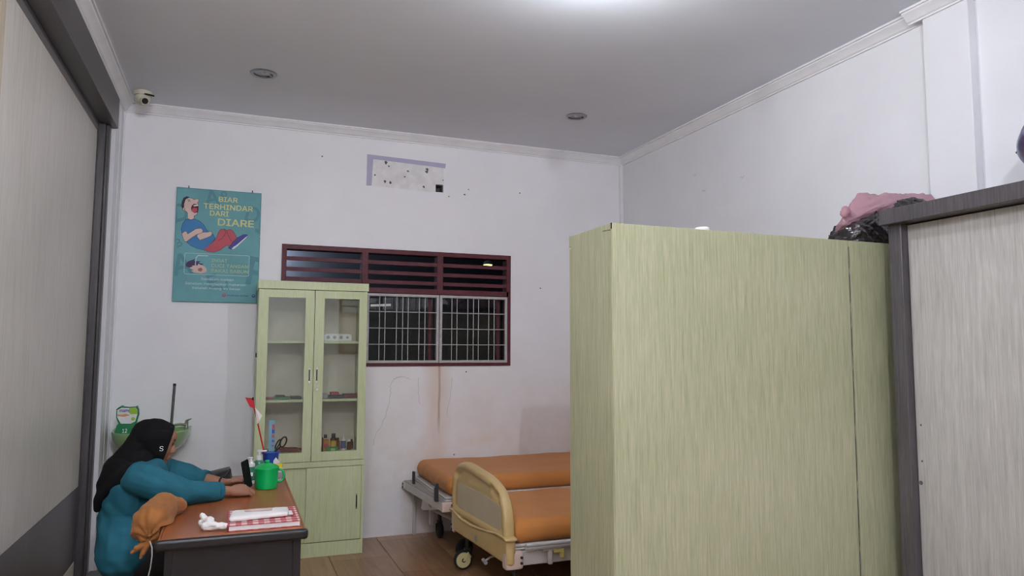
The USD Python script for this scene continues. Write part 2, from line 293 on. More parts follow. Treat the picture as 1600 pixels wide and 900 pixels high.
# ================================================================ THE ROOM
XL, XR, YB, YF, ZC = -.815, 3.399, 5.884, -1.8, 3.315
WX0, WX1, WZ0, WZ1 = .331, 2.261, 1.361, 2.326
fl = struct('floor', bx(-1.65, XR + .15, YF - .15, YB + .15, -.06, -.006, 0), 'grout')
JX, TW, TL = 1.115, .42, .84
k0, k1 = int(math.floor((-1.5 - JX) / TW)), int(math.ceil((XR - JX) / TW))
for k in range(k0, k1):
    x0, x1 = max(JX + k * TW, -1.5), min(JX + (k + 1) * TW, XR)
    if x1 - x0 < .03: continue
    y = YF - (.42 if k % 2 else 0)
    while y < YB - .01:
        a, b = max(y, YF), min(y + TL, YB)
        if b - a > .03: part('tile', bx(x0 + .0015, x1 - .0015, a + .0015, b - .0015, -.012, 0, .0015), 'floor_tile', fl)
        y += TL
wb = cube(-1.65, XR + .15, YB, YB + .15, 0, ZC + .1) - cube(WX0, WX1, YB - .1, YB + .3, WZ0, WZ1) - cube(1.572, 1.640, YB - .1, YB + .11, 2.846, 2.913)
wbk = struct('wall_back', wb, 'wall_paint_stained')
# old air-conditioner mark: lilac rim, bare plate, drill holes, pipe hole
Ls = Polygon([(.983, 3.115), (1.66, 3.100), (1.655, 3.058), (1.60, 3.062), (1.034, 3.079), (1.024, 2.853), (.981, 2.851)])
part('paint_patch', wall_print(Ls, YB), 'lilac_paint', wbk, label='lilac strip of old wall paint')
Lp = Polygon([(1.034, 3.079), (1.64, 3.060), (1.645, 2.92), (1.57, 2.92), (1.566, 2.84), (1.024, 2.853)])
part('plaster_patch', wall_print(Lp, YB, .0006), 'bare_plaster', wbk, label='bare plaster where a unit hung')
for (x, z), r in zip([(1.14, 3.059), (1.165, 3.031), (1.329, 3.004), (1.301, 2.953), (1.496, 3.033), (1.492, 3.012), (1.05, 2.945), (1.135, 2.897), (1.18, 2.893), (1.468, 2.881), (1.637, 2.952), (1.832, 2.844), (1.867, 2.891), (1.69, 2.816)],
                     [.012, .007, .009, .007, .012, .012, .007, .010, .010, .009, .005, .008, .005, .006]):
    pl = Polygon([(x + r * (1 + .35 * math.sin(3 * a + x * 50)) * math.cos(a), z + r * (1 + .35 * math.cos(2 * a + z * 40)) * math.sin(a)) for a in np.arange(12) / 12 * 2 * PI])
    part('drill_hole', wall_print(pl, YB - .0006, .0005), 'hole_grey', wbk)
part('pipe_hole_sleeve', cube(1.568, 1.644, YB + .02, YB + .115, 2.842, 2.917) - cube(1.578, 1.634, YB, YB + .105, 2.852, 2.907), 'hole_grey', wbk, label='square pipe hole')
def crack(pts, w=.004):
    P = []
    for (a, b) in zip(pts[:-1], pts[1:]):
        for t in np.linspace(0, 1, 6)[:-1]: P.append((a[0] + (b[0] - a[0]) * t + rng.normal() * .004, a[1] + (b[1] - a[1]) * t + rng.normal() * .004))
    P.append(pts[-1]); return LineString(P).buffer(w / 2, cap_style=2)
for c in ([(1.305, 1.28), (1.238, 1.258), (1.216, 1.203), (1.218, 1.137), (1.176, .951), (1.091, .79), (1.076, .726)], [(1.238, 1.258), (1.305, 1.28), (1.374, 1.251)],
          [(1.443, 1.267), (1.445, 1.144), (1.464, 1.054)], [(1.737, 1.264), (1.73, 1.18), (1.715, 1.082), (1.699, .935)]):
    part('crack', wall_print(crack(c), YB, .0006), 'pencil_crack', wbk)
for x, z in ((1.86, 1.31), (.62, 3.06), (2.55, 2.05), (1.76, .62), (2.35, 2.9)):
    part('scuff', wall_print(Point(x, z).buffer(.006, 3), YB, .0005), 'hole_grey', wbk)

wl = cube(-1.65, XL, YF - .15, YB + .15, 0, ZC + .1) - cube(-1.5, XL + .1, 1.0, 5.552, -.1, 3.24)
wlf = struct('wall_left', wl, 'wall_paint')
wr = struct('wall_right', cube(XR, XR + .15, YF - .15, YB + .15, 0, ZC + .1), 'wall_paint')
part('pilaster', bx(XR - .052, XR + .01, 2.385, 2.635, 0, ZC, .003), 'wall_paint', wr)
for y, z in ((4.618, 2.746), (4.162, 2.75), (4.731, 2.895)):
    part('scuff', prism_x(LineString([(y - .02, z + .006), (y, z - .004), (y + .018, z + .007)]).buffer(.004), XR - .0008, XR), 'pencil_crack', wr)
FW = (1.70, 2.62, 1.42, 2.52)
struct('wall_front', cube(-1.65, XR + .15, YF - .15, YF, 0, ZC + .1) - cube(FW[0], FW[1], YF - .3, YF + .1, FW[2], FW[3]), 'wall_paint')
DL = [(.125, 4.89), (2.433, 4.913)]
ce = cube(-1.65, XR + .15, YF - .15, YB + .15, ZC, ZC + .14)
for x, y in DL: ce = ce - m3.Manifold.cylinder(.3, .072, .072, 40).translate((x, y, ZC - .1))
struct('ceiling', ce, 'ceiling_paint')
PR = [(0, 3.248), (.012, 3.248), (.012, 3.256), (.022, 3.262), (.030, 3.272), (.044, 3.286), (.060, 3.296), (.062, 3.303), (.074, 3.303), (.074, 3.3149), (0, 3.3149)]
def cornice_x(p0, p1, wall, sgn):   # along y on a wall at x = wall
    return prism_prof([(wall + sgn * p, z) for p, z in PR], p0, p1, 'y')
def prism_prof(pl, a, b, ax):
    return prism_y(Polygon(pl), a, b) if ax == 'y' else prism_x(Polygon(pl), a, b)
struct('trim_1', prism_prof([(YB - p, z) for p, z in PR], XL, XR, 'x'), 'trim_white', smooth=20)
struct('trim_2', cat(cornice_x(2.635, YB, XR, -1), cornice_x(YF, 2.385, XR, -1), cornice_x(2.311, 2.709, XR - .052, -1)), 'trim_white', smooth=20)
struct('trim_3', cornice_x(YF, YB, XL, 1), 'trim_white', smooth=20)
struct('trim_4', cat(bx(XL, XL + .012, YB - .014, YB, 0, 3.25, .003), bx(XL, XL + .004, YB - .158, YB - .152, 0, 3.25, .001)), 'trim_white')
struct('trim_5', bx(XR - .035, XR, YB - .022, YB, 0, 3.25, .003), 'trim_white')

# ---- window in the back wall
w = T('window_1', 'maroon louvred window with grey iron grille in the back wall', None, (1.296, YB, WZ0), kind='structure')
FY0, FY1 = YB - .012, YB + .09
for m_ in (bx(WX0, WX0 + .037, FY0, FY1, WZ0, WZ1), bx(2.222, WX1, FY0, FY1, WZ0, WZ1), bx(WX0, WX1, FY0 - .001, FY1, 2.288, WZ1), bx(WX0, WX1, FY0 - .001, FY1, WZ0, 1.392)): part('frame', m_, 'window_maroon', w)
part('transom', bx(WX0 + .02, WX1 - .02, FY0, FY1, 1.962, 2.006), 'window_maroon', w)
for a, b in ((.958, 1.009), (1.592, 1.644)): part('mullion', bx(a, b, FY0 - .002, FY1, 1.97, 2.30), 'window_maroon', w)
for a, b in ((.962, 1.005), (1.598, 1.636)): part('mullion', bx(a, b, FY0 + .02, FY1, WZ0 + .01, 1.97), 'window_maroon', w)
BAYS = [(.368, .958), (1.009, 1.592), (1.644, 2.222)]
for a, b in BAYS:
    for z in (2.216, 2.133, 2.055):
        sl = Polygon([(YB - .008, z - .017), (YB + .004, z - .017), (YB + .055, z - .008), (YB + .055, z + .004), (YB - .008, z + .014)])
        part('slat', prism_x(sl, a - .004, b + .004), 'window_maroon', w)
for i, (a, b) in enumerate([(.368, .985), (1.0, 1.612), (1.617, 2.229)]):
    Y = YB - .016
    gf = cat(bx(a, a + .024, Y, Y + .022, 1.388, 1.957, .003), bx(b - .022, b, Y, Y + .022, 1.388, 1.957, .003), bx(a, b, Y - .001, Y + .022, 1.935, 1.958, .003), bx(a, b, Y - .001, Y + .022, 1.387, 1.409, .003))
    g = part('grille', gf, 'grille_paint', w)
    for t in (.088, .134, .230, .281, .327, .421, .471):
        part('bar', cyl((a + .022 + t, Y + .012, 1.40), (a + .022 + t, Y + .012, 1.945), .0038, n=8), 'grille_paint', g)
    for z in (1.808, 1.673, 1.540):
        part('bar', cyl((a + .012, Y + .004, z), (b - .012, Y + .004, z), .0040, n=8), 'grille_paint', g)
    part('pane', bx(a - .02, b + .02, YB + .055, YB + .059, 1.38, 1.97, 0), 'glass', w)
    part('casement_stile', bx(b - .075, b - .05, YB + .045, YB + .075, 1.385, 1.965), 'window_maroon', w)
# the unlit room beyond the window, with its green lamp and two added lights
ob = cube(-1.2, 3.9, YB + .13, 8.6, 0, 3.35) - cube(-1.05, 3.75, YB + .10, 8.45, .1, 3.2)
struct('wall_outside', ob, 'outside_dark')
lt = T('tube_lamp', 'added glowing tube standing in for a streak reflected in the pane beside the cabinet', 'lamp', (1.33, 7.0, 1.92))  # added glowing tube, imitates a light streak reflected in the glass
part('tube', cyl((1.235, 7.0, 1.925), (1.43, 7.0, 1.935), .011), 'reflection_glow', lt); part('housing', bx(1.22, 1.445, 7.012, 7.03, 1.91, 1.95, .003), 'steel_dark', lt); part('bracket', cyl((1.33, 7.02, 1.94), (1.33, 8.449, 1.94), .006, n=8), 'steel_dark', lt)
lb = T('wall_lamp', 'added unseen bulb imitating the bluish sheen behind the left louvres', 'lamp', (.12, 8.3, 2.62))  # made-up bulb out of view, lights the wall to imitate a reflected sheen
part('bulb', sph((.12, 8.26, 2.62), .04), 'added_blue_glow', lb); part('shade', bx(-.02, .26, 8.195, 8.205, 2.48, 2.76, .003), 'steel_dark', lb); part('shade_arm', bx(.115, .125, 8.2, 8.449, 2.755, 2.765, .002), 'steel_dark', lb); part('arm', cyl((.12, 8.29, 2.62), (.12, 8.449, 2.62), .012, n=10), 'steel_dark', lb)  # the shade is an added opaque plate that keeps this bulb off the window
gl = T('green_lamp', 'small greenish lamp seen through the top right louvre', 'lamp', (2.44, 7.0, 2.35))
part('shade', lathe([(.02, .06), (.035, .055), (.05, .035), (.052, .02), (.045, .02), (.03, .05)], (2.44, 7.0, 2.36)), 'white_plastic', gl)
part('bulb', sph((2.44, 7.0, 2.375), (.045, .045, .028)), 'green_bulb', gl); part('stem', cyl((2.44, 7.0, 2.41), (2.44, 7.0, 3.2), .006, n=8), 'steel_dark', gl)
# ---- window in the front wall (behind the camera, mirrored in the cabinet glass)
w2 = T('window_2', 'louvred window in the wall behind the camera', None, ((FW[0] + FW[1]) / 2, YF, FW[2]), kind='structure')
for m_ in (bx(FW[0], FW[0] + .04, YF - .08, YF + .012, FW[2], FW[3]), bx(FW[1] - .04, FW[1], YF - .08, YF + .012, FW[2], FW[3]), bx(FW[0], FW[1], YF - .08, YF + .013, FW[3] - .04, FW[3]), bx(FW[0], FW[1], YF - .08, YF + .013, FW[2], FW[2] + .04), bx(FW[0], FW[1], YF - .08, YF + .012, 2.08, 2.13)): part('frame', m_, 'window_maroon', w2)
for k in range(3): part('slat', bx(FW[0] + .03, FW[1] - .03, YF - .03, YF - .01, 2.145 + k * .115, 2.24 + k * .115), 'print_white', w2)
part('pane', bx(FW[0] + .03, FW[1] - .03, YF - .05, YF - .04, FW[2] + .03, 2.10, 0), 'bed_pink', w2)

# ---- lamps of the room
def ceiling_lamp(x, y, z, glow_m, label):
    t = T('ceiling_lamp', label, 'lamp', (x, y, z))
    part('rose', lathe([(.055, ZC - .03), (.06, ZC - .012), (.06, ZC)], (x, y, 0)), 'white_plastic', t)
    part('cord', cyl((x, y, min(z + .11, ZC - .035)), (x, y, ZC - .02), .004, n=8), 'white_plastic', t)
    part('socket', lathe([(.018, z + .055), (.022, z + .07), (.020, z + .11), (.008, z + .12)], (x, y, 0)), 'white_plastic', t)
    part('bulb', lathe([(.001, z - .055), (.028, z - .046), (.043, z - .020), (.046, z), (.040, z + .024), (.024, z + .048), (.018, z + .058)], (x, y, 0)), glow_m, t, smooth=True)
ceiling_lamp(1.515, 2.73, 3.17, 'bulb_glow', 'white bulb hanging just above the top of the picture')
ceiling_lamp(-.30, 1.60, 3.10, 'bulb_glow_left', 'white bulb hanging near the sliding wardrobe, out of the picture')
ceiling_lamp(.30, -.50, 3.10, 'bulb_glow_rear', 'white bulb hanging behind the camera')
def downlight(x, y, label):
    t = T('downlight', label, 'light', (x, y, ZC - .006))
    part('ring', lathe([(.062, ZC + .004), (.062, ZC - .004), (.068, ZC - .007), (.083, ZC - .005), (.088, ZC), (.07, ZC + .003)], (x, y, 0)), 'ring_metal', t, smooth=40)
    cup = m3.Manifold.cylinder(.09, .062, .036, 32).translate((x, y, ZC)) - m3.Manifold.cylinder(.088, .059, .033, 32).translate((x, y, ZC - .002))
    part('reflector', cup, 'metal_grey', t)
    part('bulb', sph((x, y, ZC + .03), (.030, .030, .034)), 'bulb_off', t)
    part('clip', bx(x + .04, x + .05, y - .006, y + .006, ZC - .012, ZC + .01), 'chrome', t)
downlight(*DL[0], 'unlit recessed downlight on the left of the ceiling')
downlight(*DL[1], 'unlit recessed downlight on the right of the ceiling')
# ---- dome camera
t = T('security_camera', 'small cream dome security camera in the ceiling corner', 'camera', (-.66, 5.57, ZC - .12))
C = V(-.66, 5.57, ZC)
part('base', lathe([(.058, -.030), (.064, -.018), (.062, 0)], C), 'camera_cream', t, smooth=40)
part('body', organic([sph(C + V(0, 0, -.048), .052, 24)], .012, 4), 'camera_cream', t, smooth=True)
d_ = V(.35, -.80, -.48); d_ /= np.linalg.norm(d_)
part('lens_ring', cyl(C + V(0, 0, -.05) + d_ * .035, C + V(0, 0, -.05) + d_ * .058, .032, .027, 24), 'camera_cream', t)
part('lens', cyl(C + V(0, 0, -.05) + d_ * .05, C + V(0, 0, -.05) + d_ * .0595, .023, .021, 24), 'black_plastic', t)
part('sun_shield', hull((C + V(.04, -.045, -.028), .006), (C + V(.07, -.02, -.025), .006), (C + V(.02, -.06, -.03), .005)), 'black_plastic', t)

# ================================================================ LEFT SLIDING WARDROBE
t = T('sliding_wardrobe', 'tall built-in wardrobe with cream sliding doors and dark trim on the left', 'wardrobe', (-1.1, 3.3, 0))
part('valance', bx(-.93, -.80, 1.0, 5.548, 3.024, 3.238, .002), 'dark_laminate', t)
part('top_panel', bx(-1.49, -.93, 1.01, 5.545, 3.10, 3.13), 'dark_laminate', t)
part('post', bx(-.96, -.860, 5.438, 5.545, 0, 3.024), 'dark_laminate', t); part('post', bx(-.862, -.838, 5.462, 5.53, 0, 3.024, .006), 'dark_profile', t)
part('side_panel', bx(-1.49, -.96, 5.51, 5.545, 0, 3.10), 'dark_laminate', t); part('side_panel', bx(-1.49, -.84, 1.005, 1.03, 0, 3.024), 'dark_laminate', t)
part('back_panel', bx(-1.495, -1.48, 1.03, 5.51, 0, 3.1, .001), 'cream_laminate', t)
part('track', bx(-1.0, -.90, 1.03, 5.44, 3.0, 3.024), 'dark_profile', t); part('plinth', bx(-1.0, -.90, 1.03, 5.44, 0, .03), 'dark_profile', t)
def sdoor(x1, y0, y1, m_, lab):
    d = part('door', bx(x1 - .02, x1, y0, y1, .61, 2.985, .001), m_, t, label=lab)
    part('lower_panel', bx(x1 - .019, x1 - .0005, y0, y1, .14, .6085, .001), 'dark_laminate', d); part('foot_panel', bx(x1 - .02, x1, y0, y1, .03, .1385, .001), m_, d)
    for a, b in ((y0 - .022, y0), (y1, y1 + .022)): part('stile', bx(x1 - .024, x1 + .004, a, b, .03, 3.0, .003), 'dark_profile', d)
    part('top_rail', bx(x1 - .024, x1 + .003, y0, y1, 2.962, 3.003, .002), 'rail_grey', d); return d
sdoor(-.905, 3.27, 5.416, 'cream_laminate', 'cream door with a dark lower band')
d = part('door', bx(-.90, -.882, 1.05, 3.266, .03, 3.0, .002), 'beige_laminate', t, label='beige door nearer the camera')

# ================================================================ RIGHT WARDROBE
t = T('wardrobe', 'wardrobe with cream laminate door and dark frame at the right edge', 'wardrobe', (3.02, 1.65, 0))
part('top_bar', bx(2.66, 3.34, .9, 2.352, 2.054, 2.120, .002), 'dark_laminate', t)
part('post', bx(2.70, 2.76, 2.276, 2.34, 0, 2.054), 'dark_laminate', t); part('post', bx(2.70, 2.76, .92, .97, 0, 2.054), 'dark_laminate', t)
part('side_panel', bx(2.76, 3.33, 2.318, 2.338, 0, 2.054), 'dark_laminate', t); part('side_panel', bx(2.76, 3.33, .92, .94, 0, 2.054), 'dark_laminate', t)
part('back_panel', bx(3.315, 3.33, .94, 2.318, .02, 2.05, .001), 'cream_laminate', t); part('base', bx(2.75, 3.31, .97, 2.3, 0, .06), 'dark_laminate', t)
for a, b in ((1.62, 2.274), (.972, 1.617)):
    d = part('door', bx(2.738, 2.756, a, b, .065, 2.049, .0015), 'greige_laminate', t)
    if a > 1.5:
        for y, z, r in ((2.25, 1.186, .0045), (2.252, 1.035, .0045), (2.262, .943, .009)): part('screw_hole', cyl((2.7372, y, z), (2.742, y, z), r, n=16), 'hole_grey', d)
    else: part('handle', bx(2.722, 2.738, 1.585, 1.60, .95, 1.10, .004), 'metal_grey', d)
# blue bag on it
prof = [(max(.003, .205 * (1 - math.exp(-2.3 * s / .205))), -s) for s in np.linspace(0, .25, 12)]
prof = prof + [(.215 * math.cos(a) ** .8, -.25 - .16 * math.sin(a)) for a in np.linspace(.2, 1.5, 7)]
b = lathe([(r, h) for r, h in prof[::-1]], (0, 0, 0), 36, 'y'); b.vertices *= V(.9, 1, 1)
b = tm(mf(trimesh.Trimesh(b.vertices, b.faces, process=True)).refine_to_length(.02)); b.vertices += b.vertex_normals * ((meshkit.fbm(b.vertices * 14, 3, 3) - .5) * .02)[:, None]
b.vertices += V(3.06, 1.995, 2.335); b.vertices[:, 2] = np.maximum(b.vertices[:, 2], 2.1205)
t = T('patterned_bag', 'blue patterned bag on top of the right wardrobe', 'bag', (3.06, 1.8, 2.12)); part('body', b, 'blue_batik', t, smooth=True)
part('knot', organic([hull((V(3.06, 1.998, 2.337), .006), (V(3.06, 1.985, 2.337), .012)), hull((V(3.06, 1.99, 2.337), .006), (V(3.06, 1.985, 2.36), .004))], .008, 3), 'print_purple', t)

# ================================================================ GREEN WARDROBES SEEN FROM BEHIND
def green_wardrobe(x0, x1, label, chip):
    t = T('green_wardrobe', label, 'wardrobe', ((x0 + x1) / 2, 2.65, 0))
    part('back_panel', bx(x0 + .002, x1 - .002, 2.4535, 2.459, .0, 1.998, .0008), 'green_laminate', t)
    for a, b in ((x0, x0 + .018), (x1 - .018, x1)): part('side_panel', bx(a, b, 2.459, 2.822, 0, 1.999, .001), 'green_laminate', t)
    part('top_panel', bx(x0 + .018, x1 - .018, 2.459, 2.822, 1.981, 1.999, .001), 'green_laminate', t); part('bottom_panel', bx(x0 + .018, x1 - .018, 2.459, 2.822, .06, .08, .001), 'green_laminate', t)
    part('head_rail', bx(x0, x1, 2.822, 2.842, 1.95, 2.0, .001), 'green_laminate', t)
    mid = (x0 + x1) / 2
    for a, b, hx in ((x0 + .002, mid - .002, mid - .04), (mid + .002, x1 - .002, mid + .04)):
        d = part('door', bx(a, b, 2.824, 2.842, .07, 1.944, .0015), 'green_laminate', t); part('handle', bx(hx - .007, hx + .007, 2.842, 2.848, .95, 1.07, .002), 'black_plastic', d)
    if chip:
        part('edge_crack', bx(x0 - .0006, x0 + .002, 2.4585, 2.464, 1.975, 1.9995, .0004), 'black_gap', t)
        part('edge_crack', cyl((x0 - .0002, 2.464, 1.972), (x0 - .0002, 2.53, 1.976), .0012, n=6), 'black_gap', t)
    return t
gw1 = green_wardrobe(1.37, 2.583, 'wide pale green wardrobe with its back to the camera, nearest the beds', True)
gw2 = green_wardrobe(2.590, 3.37, 'pale green wardrobe partly hidden behind the dark post of the right wardrobe', False)
# chipped edge along the joint
zs = np.linspace(.3, 1.97, 90); ed = [(2.5835, z) for z in zs]; jag = [(2.5895 - abs(rng.normal()) * .003 * (meshkit.noise(V(0, 0, z * 9)) > .45), z) for z in zs]
part('chipped_edge', prism_y(Polygon([(2.5812, zs[0])] + [(x - .0035, z) for x, z in jag] + [(2.5812, zs[-1])]), 2.4530, 2.4538), 'hole_grey', gw1)
# white tape roll
t = T('tape_roll', 'small white roll lying on top of the wide green wardrobe', 'roll', (1.9, 2.60, 2.0))
part('roll', lathe([(.016, 0), (.029, 0), (.032, .004), (.032, .030), (.029, .035), (.016, .035)], (1.9, 2.60, 2.0)), 'white_plastic', t); part('core', lathe([(.013, 0.001), (.0165, .001), (.0165, .034), (.013, .034)], (1.9, 2.6, 2.0)), 'cabinet_inside', t)
# pink and black plastic bag
t = T('plastic_bag', 'pink and black plastic bag lying on the green wardrobes beside the dark top bar', 'bag', (3.02, 2.62, 2.0))
def crumple(bs, edge, disp, sc, seed, creases):
    g = organic(m3.Manifold.batch_hull([sph(c, r, 12) for c, r in bs]), edge, 3)
    v = g.vertices; n = g.vertex_normals; st = np.stack([v[:, 0] * 9 + v[:, 2] * 8, v[:, 1] * 26, v[:, 2] * 52 - v[:, 0] * 20], 1)
    h = (meshkit.fbm(v * sc * .6, 3, seed) - .5) * disp + (.35 - np.abs(meshkit.fbm(st, 3, seed + 3) - .5) * 4) * disp * .7
    q = v @ V(.55, .3, .78) * creases + meshkit.noise(v * 9, seed) * 3
    h += -np.abs(np.sin(q)) ** 6 * disp * .35
    g.vertices = v + n * h[:, None]; g.vertices[:, 2] = np.maximum(g.vertices[:, 2], 2.001); return g
part('black_bag', crumple([((2.73, 2.56, 2.03), .028), ((2.74, 2.72, 2.03), .03), ((3.28, 2.55, 2.03), .03), ((3.28, 2.72, 2.03), .03), ((2.76, 2.55, 2.09), .025), ((2.95, 2.55, 2.165), .025), ((3.10, 2.55, 2.235), .02), ((3.24, 2.56, 2.235), .02), ((2.82, 2.70, 2.12), .03)], .011, .024, 26, 5, 75), 'black_film', t, smooth=True)
part('pink_bag', crumple([((2.745, 2.62, 2.12), .025), ((2.80, 2.73, 2.06), .03), ((2.86, 2.63, 2.255), .02), ((3.325, 2.62, 2.295), .014), ((3.362, 2.64, 2.22), .016), ((3.31, 2.74, 2.1), .03), ((2.90, 2.57, 2.20), .02), ((3.33, 2.57, 2.20), .02)], .009, .012, 30, 9, 30), 'pink_film', t, smooth=True)
part('knot', crumple([((2.722, 2.60, 2.155), .022), ((2.735, 2.61, 2.185), .016), ((2.755, 2.61, 2.16), .018)], .008, .008, 60, 4, 90), 'pink_film', t, smooth=True)

# ================================================================ GLASS-DOORED CABINET
t = T('glass_cabinet', 'tall pale green cabinet with two glass doors against the back wall', 'cabinet', (.55, 5.67, 0)); G = 'green_laminate_pale'
YK = 5.872
part('top_band', bx(.152, .948, 5.462, YK, 1.936, 1.996), G, t)
for a, b in ((.159, .177), (.922, .94)): part('side_panel', bx(a, b, 5.478, YK, 0, 1.936, .001), G, t)
part('back_panel', bx(.178, .921, YK - .012, YK - .004, .1, 1.93, .0005), 'cabinet_inside', t)
for z in (1.560, 1.129): part('shelf', bx(.178, .921, 5.52, YK - .013, z - .018, z, .001), G, t)
part('cabinet_floor', bx(.178, .921, 5.50, YK - .013, .722, .740, .001), 'cabinet_inside', t)
part('middle_band', bx(.159, .94, 5.470, YK - .013, .641, .681, .001), G, t); part('plinth', bx(.159, .94, 5.480, 5.50, 0, .101, .001), G, t)
part('bottom_panel', bx(.178, .921, 5.50, YK - .013, .09, .105, .001), G, t)
def gdoor(x0, x1, g0, g1, hx, lock):
    Z0, Z1, A0, A1 = .685, 1.932, .751, 1.875
    fr = cube(x0, x1, 5.470, 5.488, Z0, Z1) - cube(g0, g1, 5.4, 5.6, A0, A1)
    d = part('door', fr, G, t); part('glass_pane', bx(g0 - .006, g1 + .006, 5.477, 5.481, A0 - .006, A1 + .006, 0), 'glass', d)
    h = part('handle', bx(hx - .006, hx + .006, 5.4675, 5.471, 1.25, 1.36, .001), 'chrome', d); part('grip', bx(hx - .0042, hx + .0042, 5.4665, 5.469, 1.268, 1.35, .0008), 'black_plastic', d)
    if lock: part('lock', cyl((.583, 5.470, 1.203), (.583, 5.466, 1.203), .008, n=16), 'chrome', d)
gdoor(.162, .5505, .228, .4875, .526, False); gdoor(.5555, .938, .623, .880, .579, True)
d = part('sliding_door', bx(.179, .535, 5.492, 5.506, .107, .637, .001), G, t); d = part('sliding_door', bx(.525, .920, 5.474, 5.488, .107, .637, .001), G, t)
part('handle', bx(.883, .895, 5.4725, 5.475, .322, .435, .001), 'chrome', d); part('grip', bx(.885, .893, 5.4715, 5.4735, .335, .423, .001), 'black_plastic', d)
part('latch', bx(.150, .160, 5.49, 5.51, 1.44, 1.47), 'black_plastic', t)
# contents
t = T('socket_strip', 'white socket strip standing on the upper right cabinet shelf', 'power strip', (.74, 5.60, 1.56))
part('body', bx(.637, .845, 5.585, 5.625, 1.561, 1.617, .004), 'white_plastic', t)
for k in range(4): part('socket', cyl((.668 + k * .048, 5.5855, 1.589), (.668 + k * .048, 5.583, 1.589), .013 if k < 3 else .010, n=16), 'pack_grey', t)
def pack(x0, x1, y0, y1, z, h, m_, label, tilt=0):
    b = bx(x0, x1, y0, y1, z, z + h, .004); 
    one('packet', b, m_, label, 'packet', group=None)
pack(.235, .30, 5.58, 5.68, 1.1305, .012, 'pack_red', 'small red packet at the left end of the left middle shelf')
pack(.285, .40, 5.56, 5.70, 1.1305, .016, 'pack_green', 'flat green packet on the left middle shelf')
pack(.30, .37, 5.58, 5.68, 1.147, .012, 'pack_black', 'black packet lying on the flat green packet')
pack(.405, .485, 5.57, 5.70, 1.1305, .018, 'pack_black', 'dark packet at the right end of the left middle shelf')
pack(.63, .675, 5.57, 5.66, 1.1305, .035, 'pack_grey', 'grey packet at the left end of the right middle shelf')
pack(.68, .79, 5.57, 5.70, 1.1305, .022, 'pack_black', 'flat black packet in the middle of the right middle shelf')
pack(.70, .76, 5.59, 5.68, 1.153, .022, 'pack_red', 'red packet on top of the black one on the right middle shelf')
pack(.795, .915, 5.57, 5.70, 1.1305, .028, 'dark_red_cloth', 'long maroon packet at the right end of the right middle shelf')
ZF = .7405
t = T('medicine_box', 'small orange medicine box at the lower left of the right glass door', 'box', (.668, 5.58, ZF)); part('box', bx(.643, .69, 5.55, 5.60, ZF, ZF + .085, .001), 'orange_box', t); part('flap', bx(.643, .648, 5.548, 5.60, ZF, ZF + .1, .001), 'dark_red_cloth', t); part('label_print', bx(.652, .683, 5.549, 5.5502, ZF + .03, ZF + .055, 0), 'print_red', t)
def bottle(x, y, z, r, h, m_, capm, label, lab_m=None, nozzle=False, name='medicine_bottle', shoulder=.68):
    t = T(name, label, 'bottle', (x, y, z)); hs = h * shoulder
    part('body', lathe([(r * .9, 0), (r, h * .03), (r, hs), (r * .85, hs + h * .05), (r * .45, hs + h * .10)], (x, y, z), 24), m_, t, smooth=40)
    if nozzle: part('nozzle', lathe([(r * .6, hs + h * .08), (r * .6, hs + h * .12), (r * .28, hs + h * .2), (r * .14, h)], (x, y, z), 20), capm, t, smooth=40)
    else: part('cap', lathe([(r * .62, hs + h * .09), (r * .66, hs + h * .11), (r * .66, h * .98), (r * .6, h)], (x, y, z), 20), capm, t, smooth=40)
    if lab_m: part('bottle_label', lathe([(r * 1.015, h * .12), (r * 1.02, h * .125), (r * 1.02, hs * .86), (r * 1.015, hs * .865)], (x, y, z), 24), lab_m, t, smooth=40)
    return t
bottle(.675, 5.66, ZF, .019, .112, 'white_plastic', 'metal_grey', 'pale bottle with a grey cap behind the orange medicine box')
bottle(.727, 5.60, ZF, .023, .125, 'brown_bottle', 'black_plastic', 'brown bottle with yellow label and tall black cap in the cabinet', 'amber_label')
t = T('medicine_box', 'low green box in front of the brown bottle in the cabinet', 'box', (.71, 5.54, ZF)); part('box', bx(.665, .752, 5.522, 5.565, ZF, ZF + .032, .001), 'green_box', t); part('label_print', bx(.70, .73, 5.5212, 5.5225, ZF + .008, ZF + .024, 0), 'poster_pale_yellow', t)
bottle(.765, 5.65, ZF, .017, .085, 'dark_red_cloth', 'dark_red_cloth', 'dark red bottle behind the green box in the cabinet')
bottle(.80, 5.59, ZF, .020, .118, 'white_plastic', 'white_plastic', 'white dropper bottle with a blue label in the cabinet', 'blue_liquid', True)
bottle(.845, 5.60, ZF, .016, .078, 'brown_bottle', 'white_plastic', 'little brown bottle with white cap beside the dropper bottle')
bottle(.868, 5.64, ZF, .014, .072, 'brown_bottle', 'black_plastic', 'little brown bottle with black cap near the cabinet side')
bottle(.900, 5.60, ZF, .018, .085, 'plastic_clear', 'pack_grey', 'clear bottle at the right end of the lower cabinet shelf')
one('pouch', organic([hull(((.35, 5.60, ZF + .018), .014), ((.485, 5.58, ZF + .018), .012)), hull(((.36, 5.62, ZF + .025), .012), ((.46, 5.62, ZF + .02), .012))], .012, 3, .003, 40), 'dark_red_cloth', 'long dark red pouch on the lower left cabinet shelf', 'pouch', smooth=True)

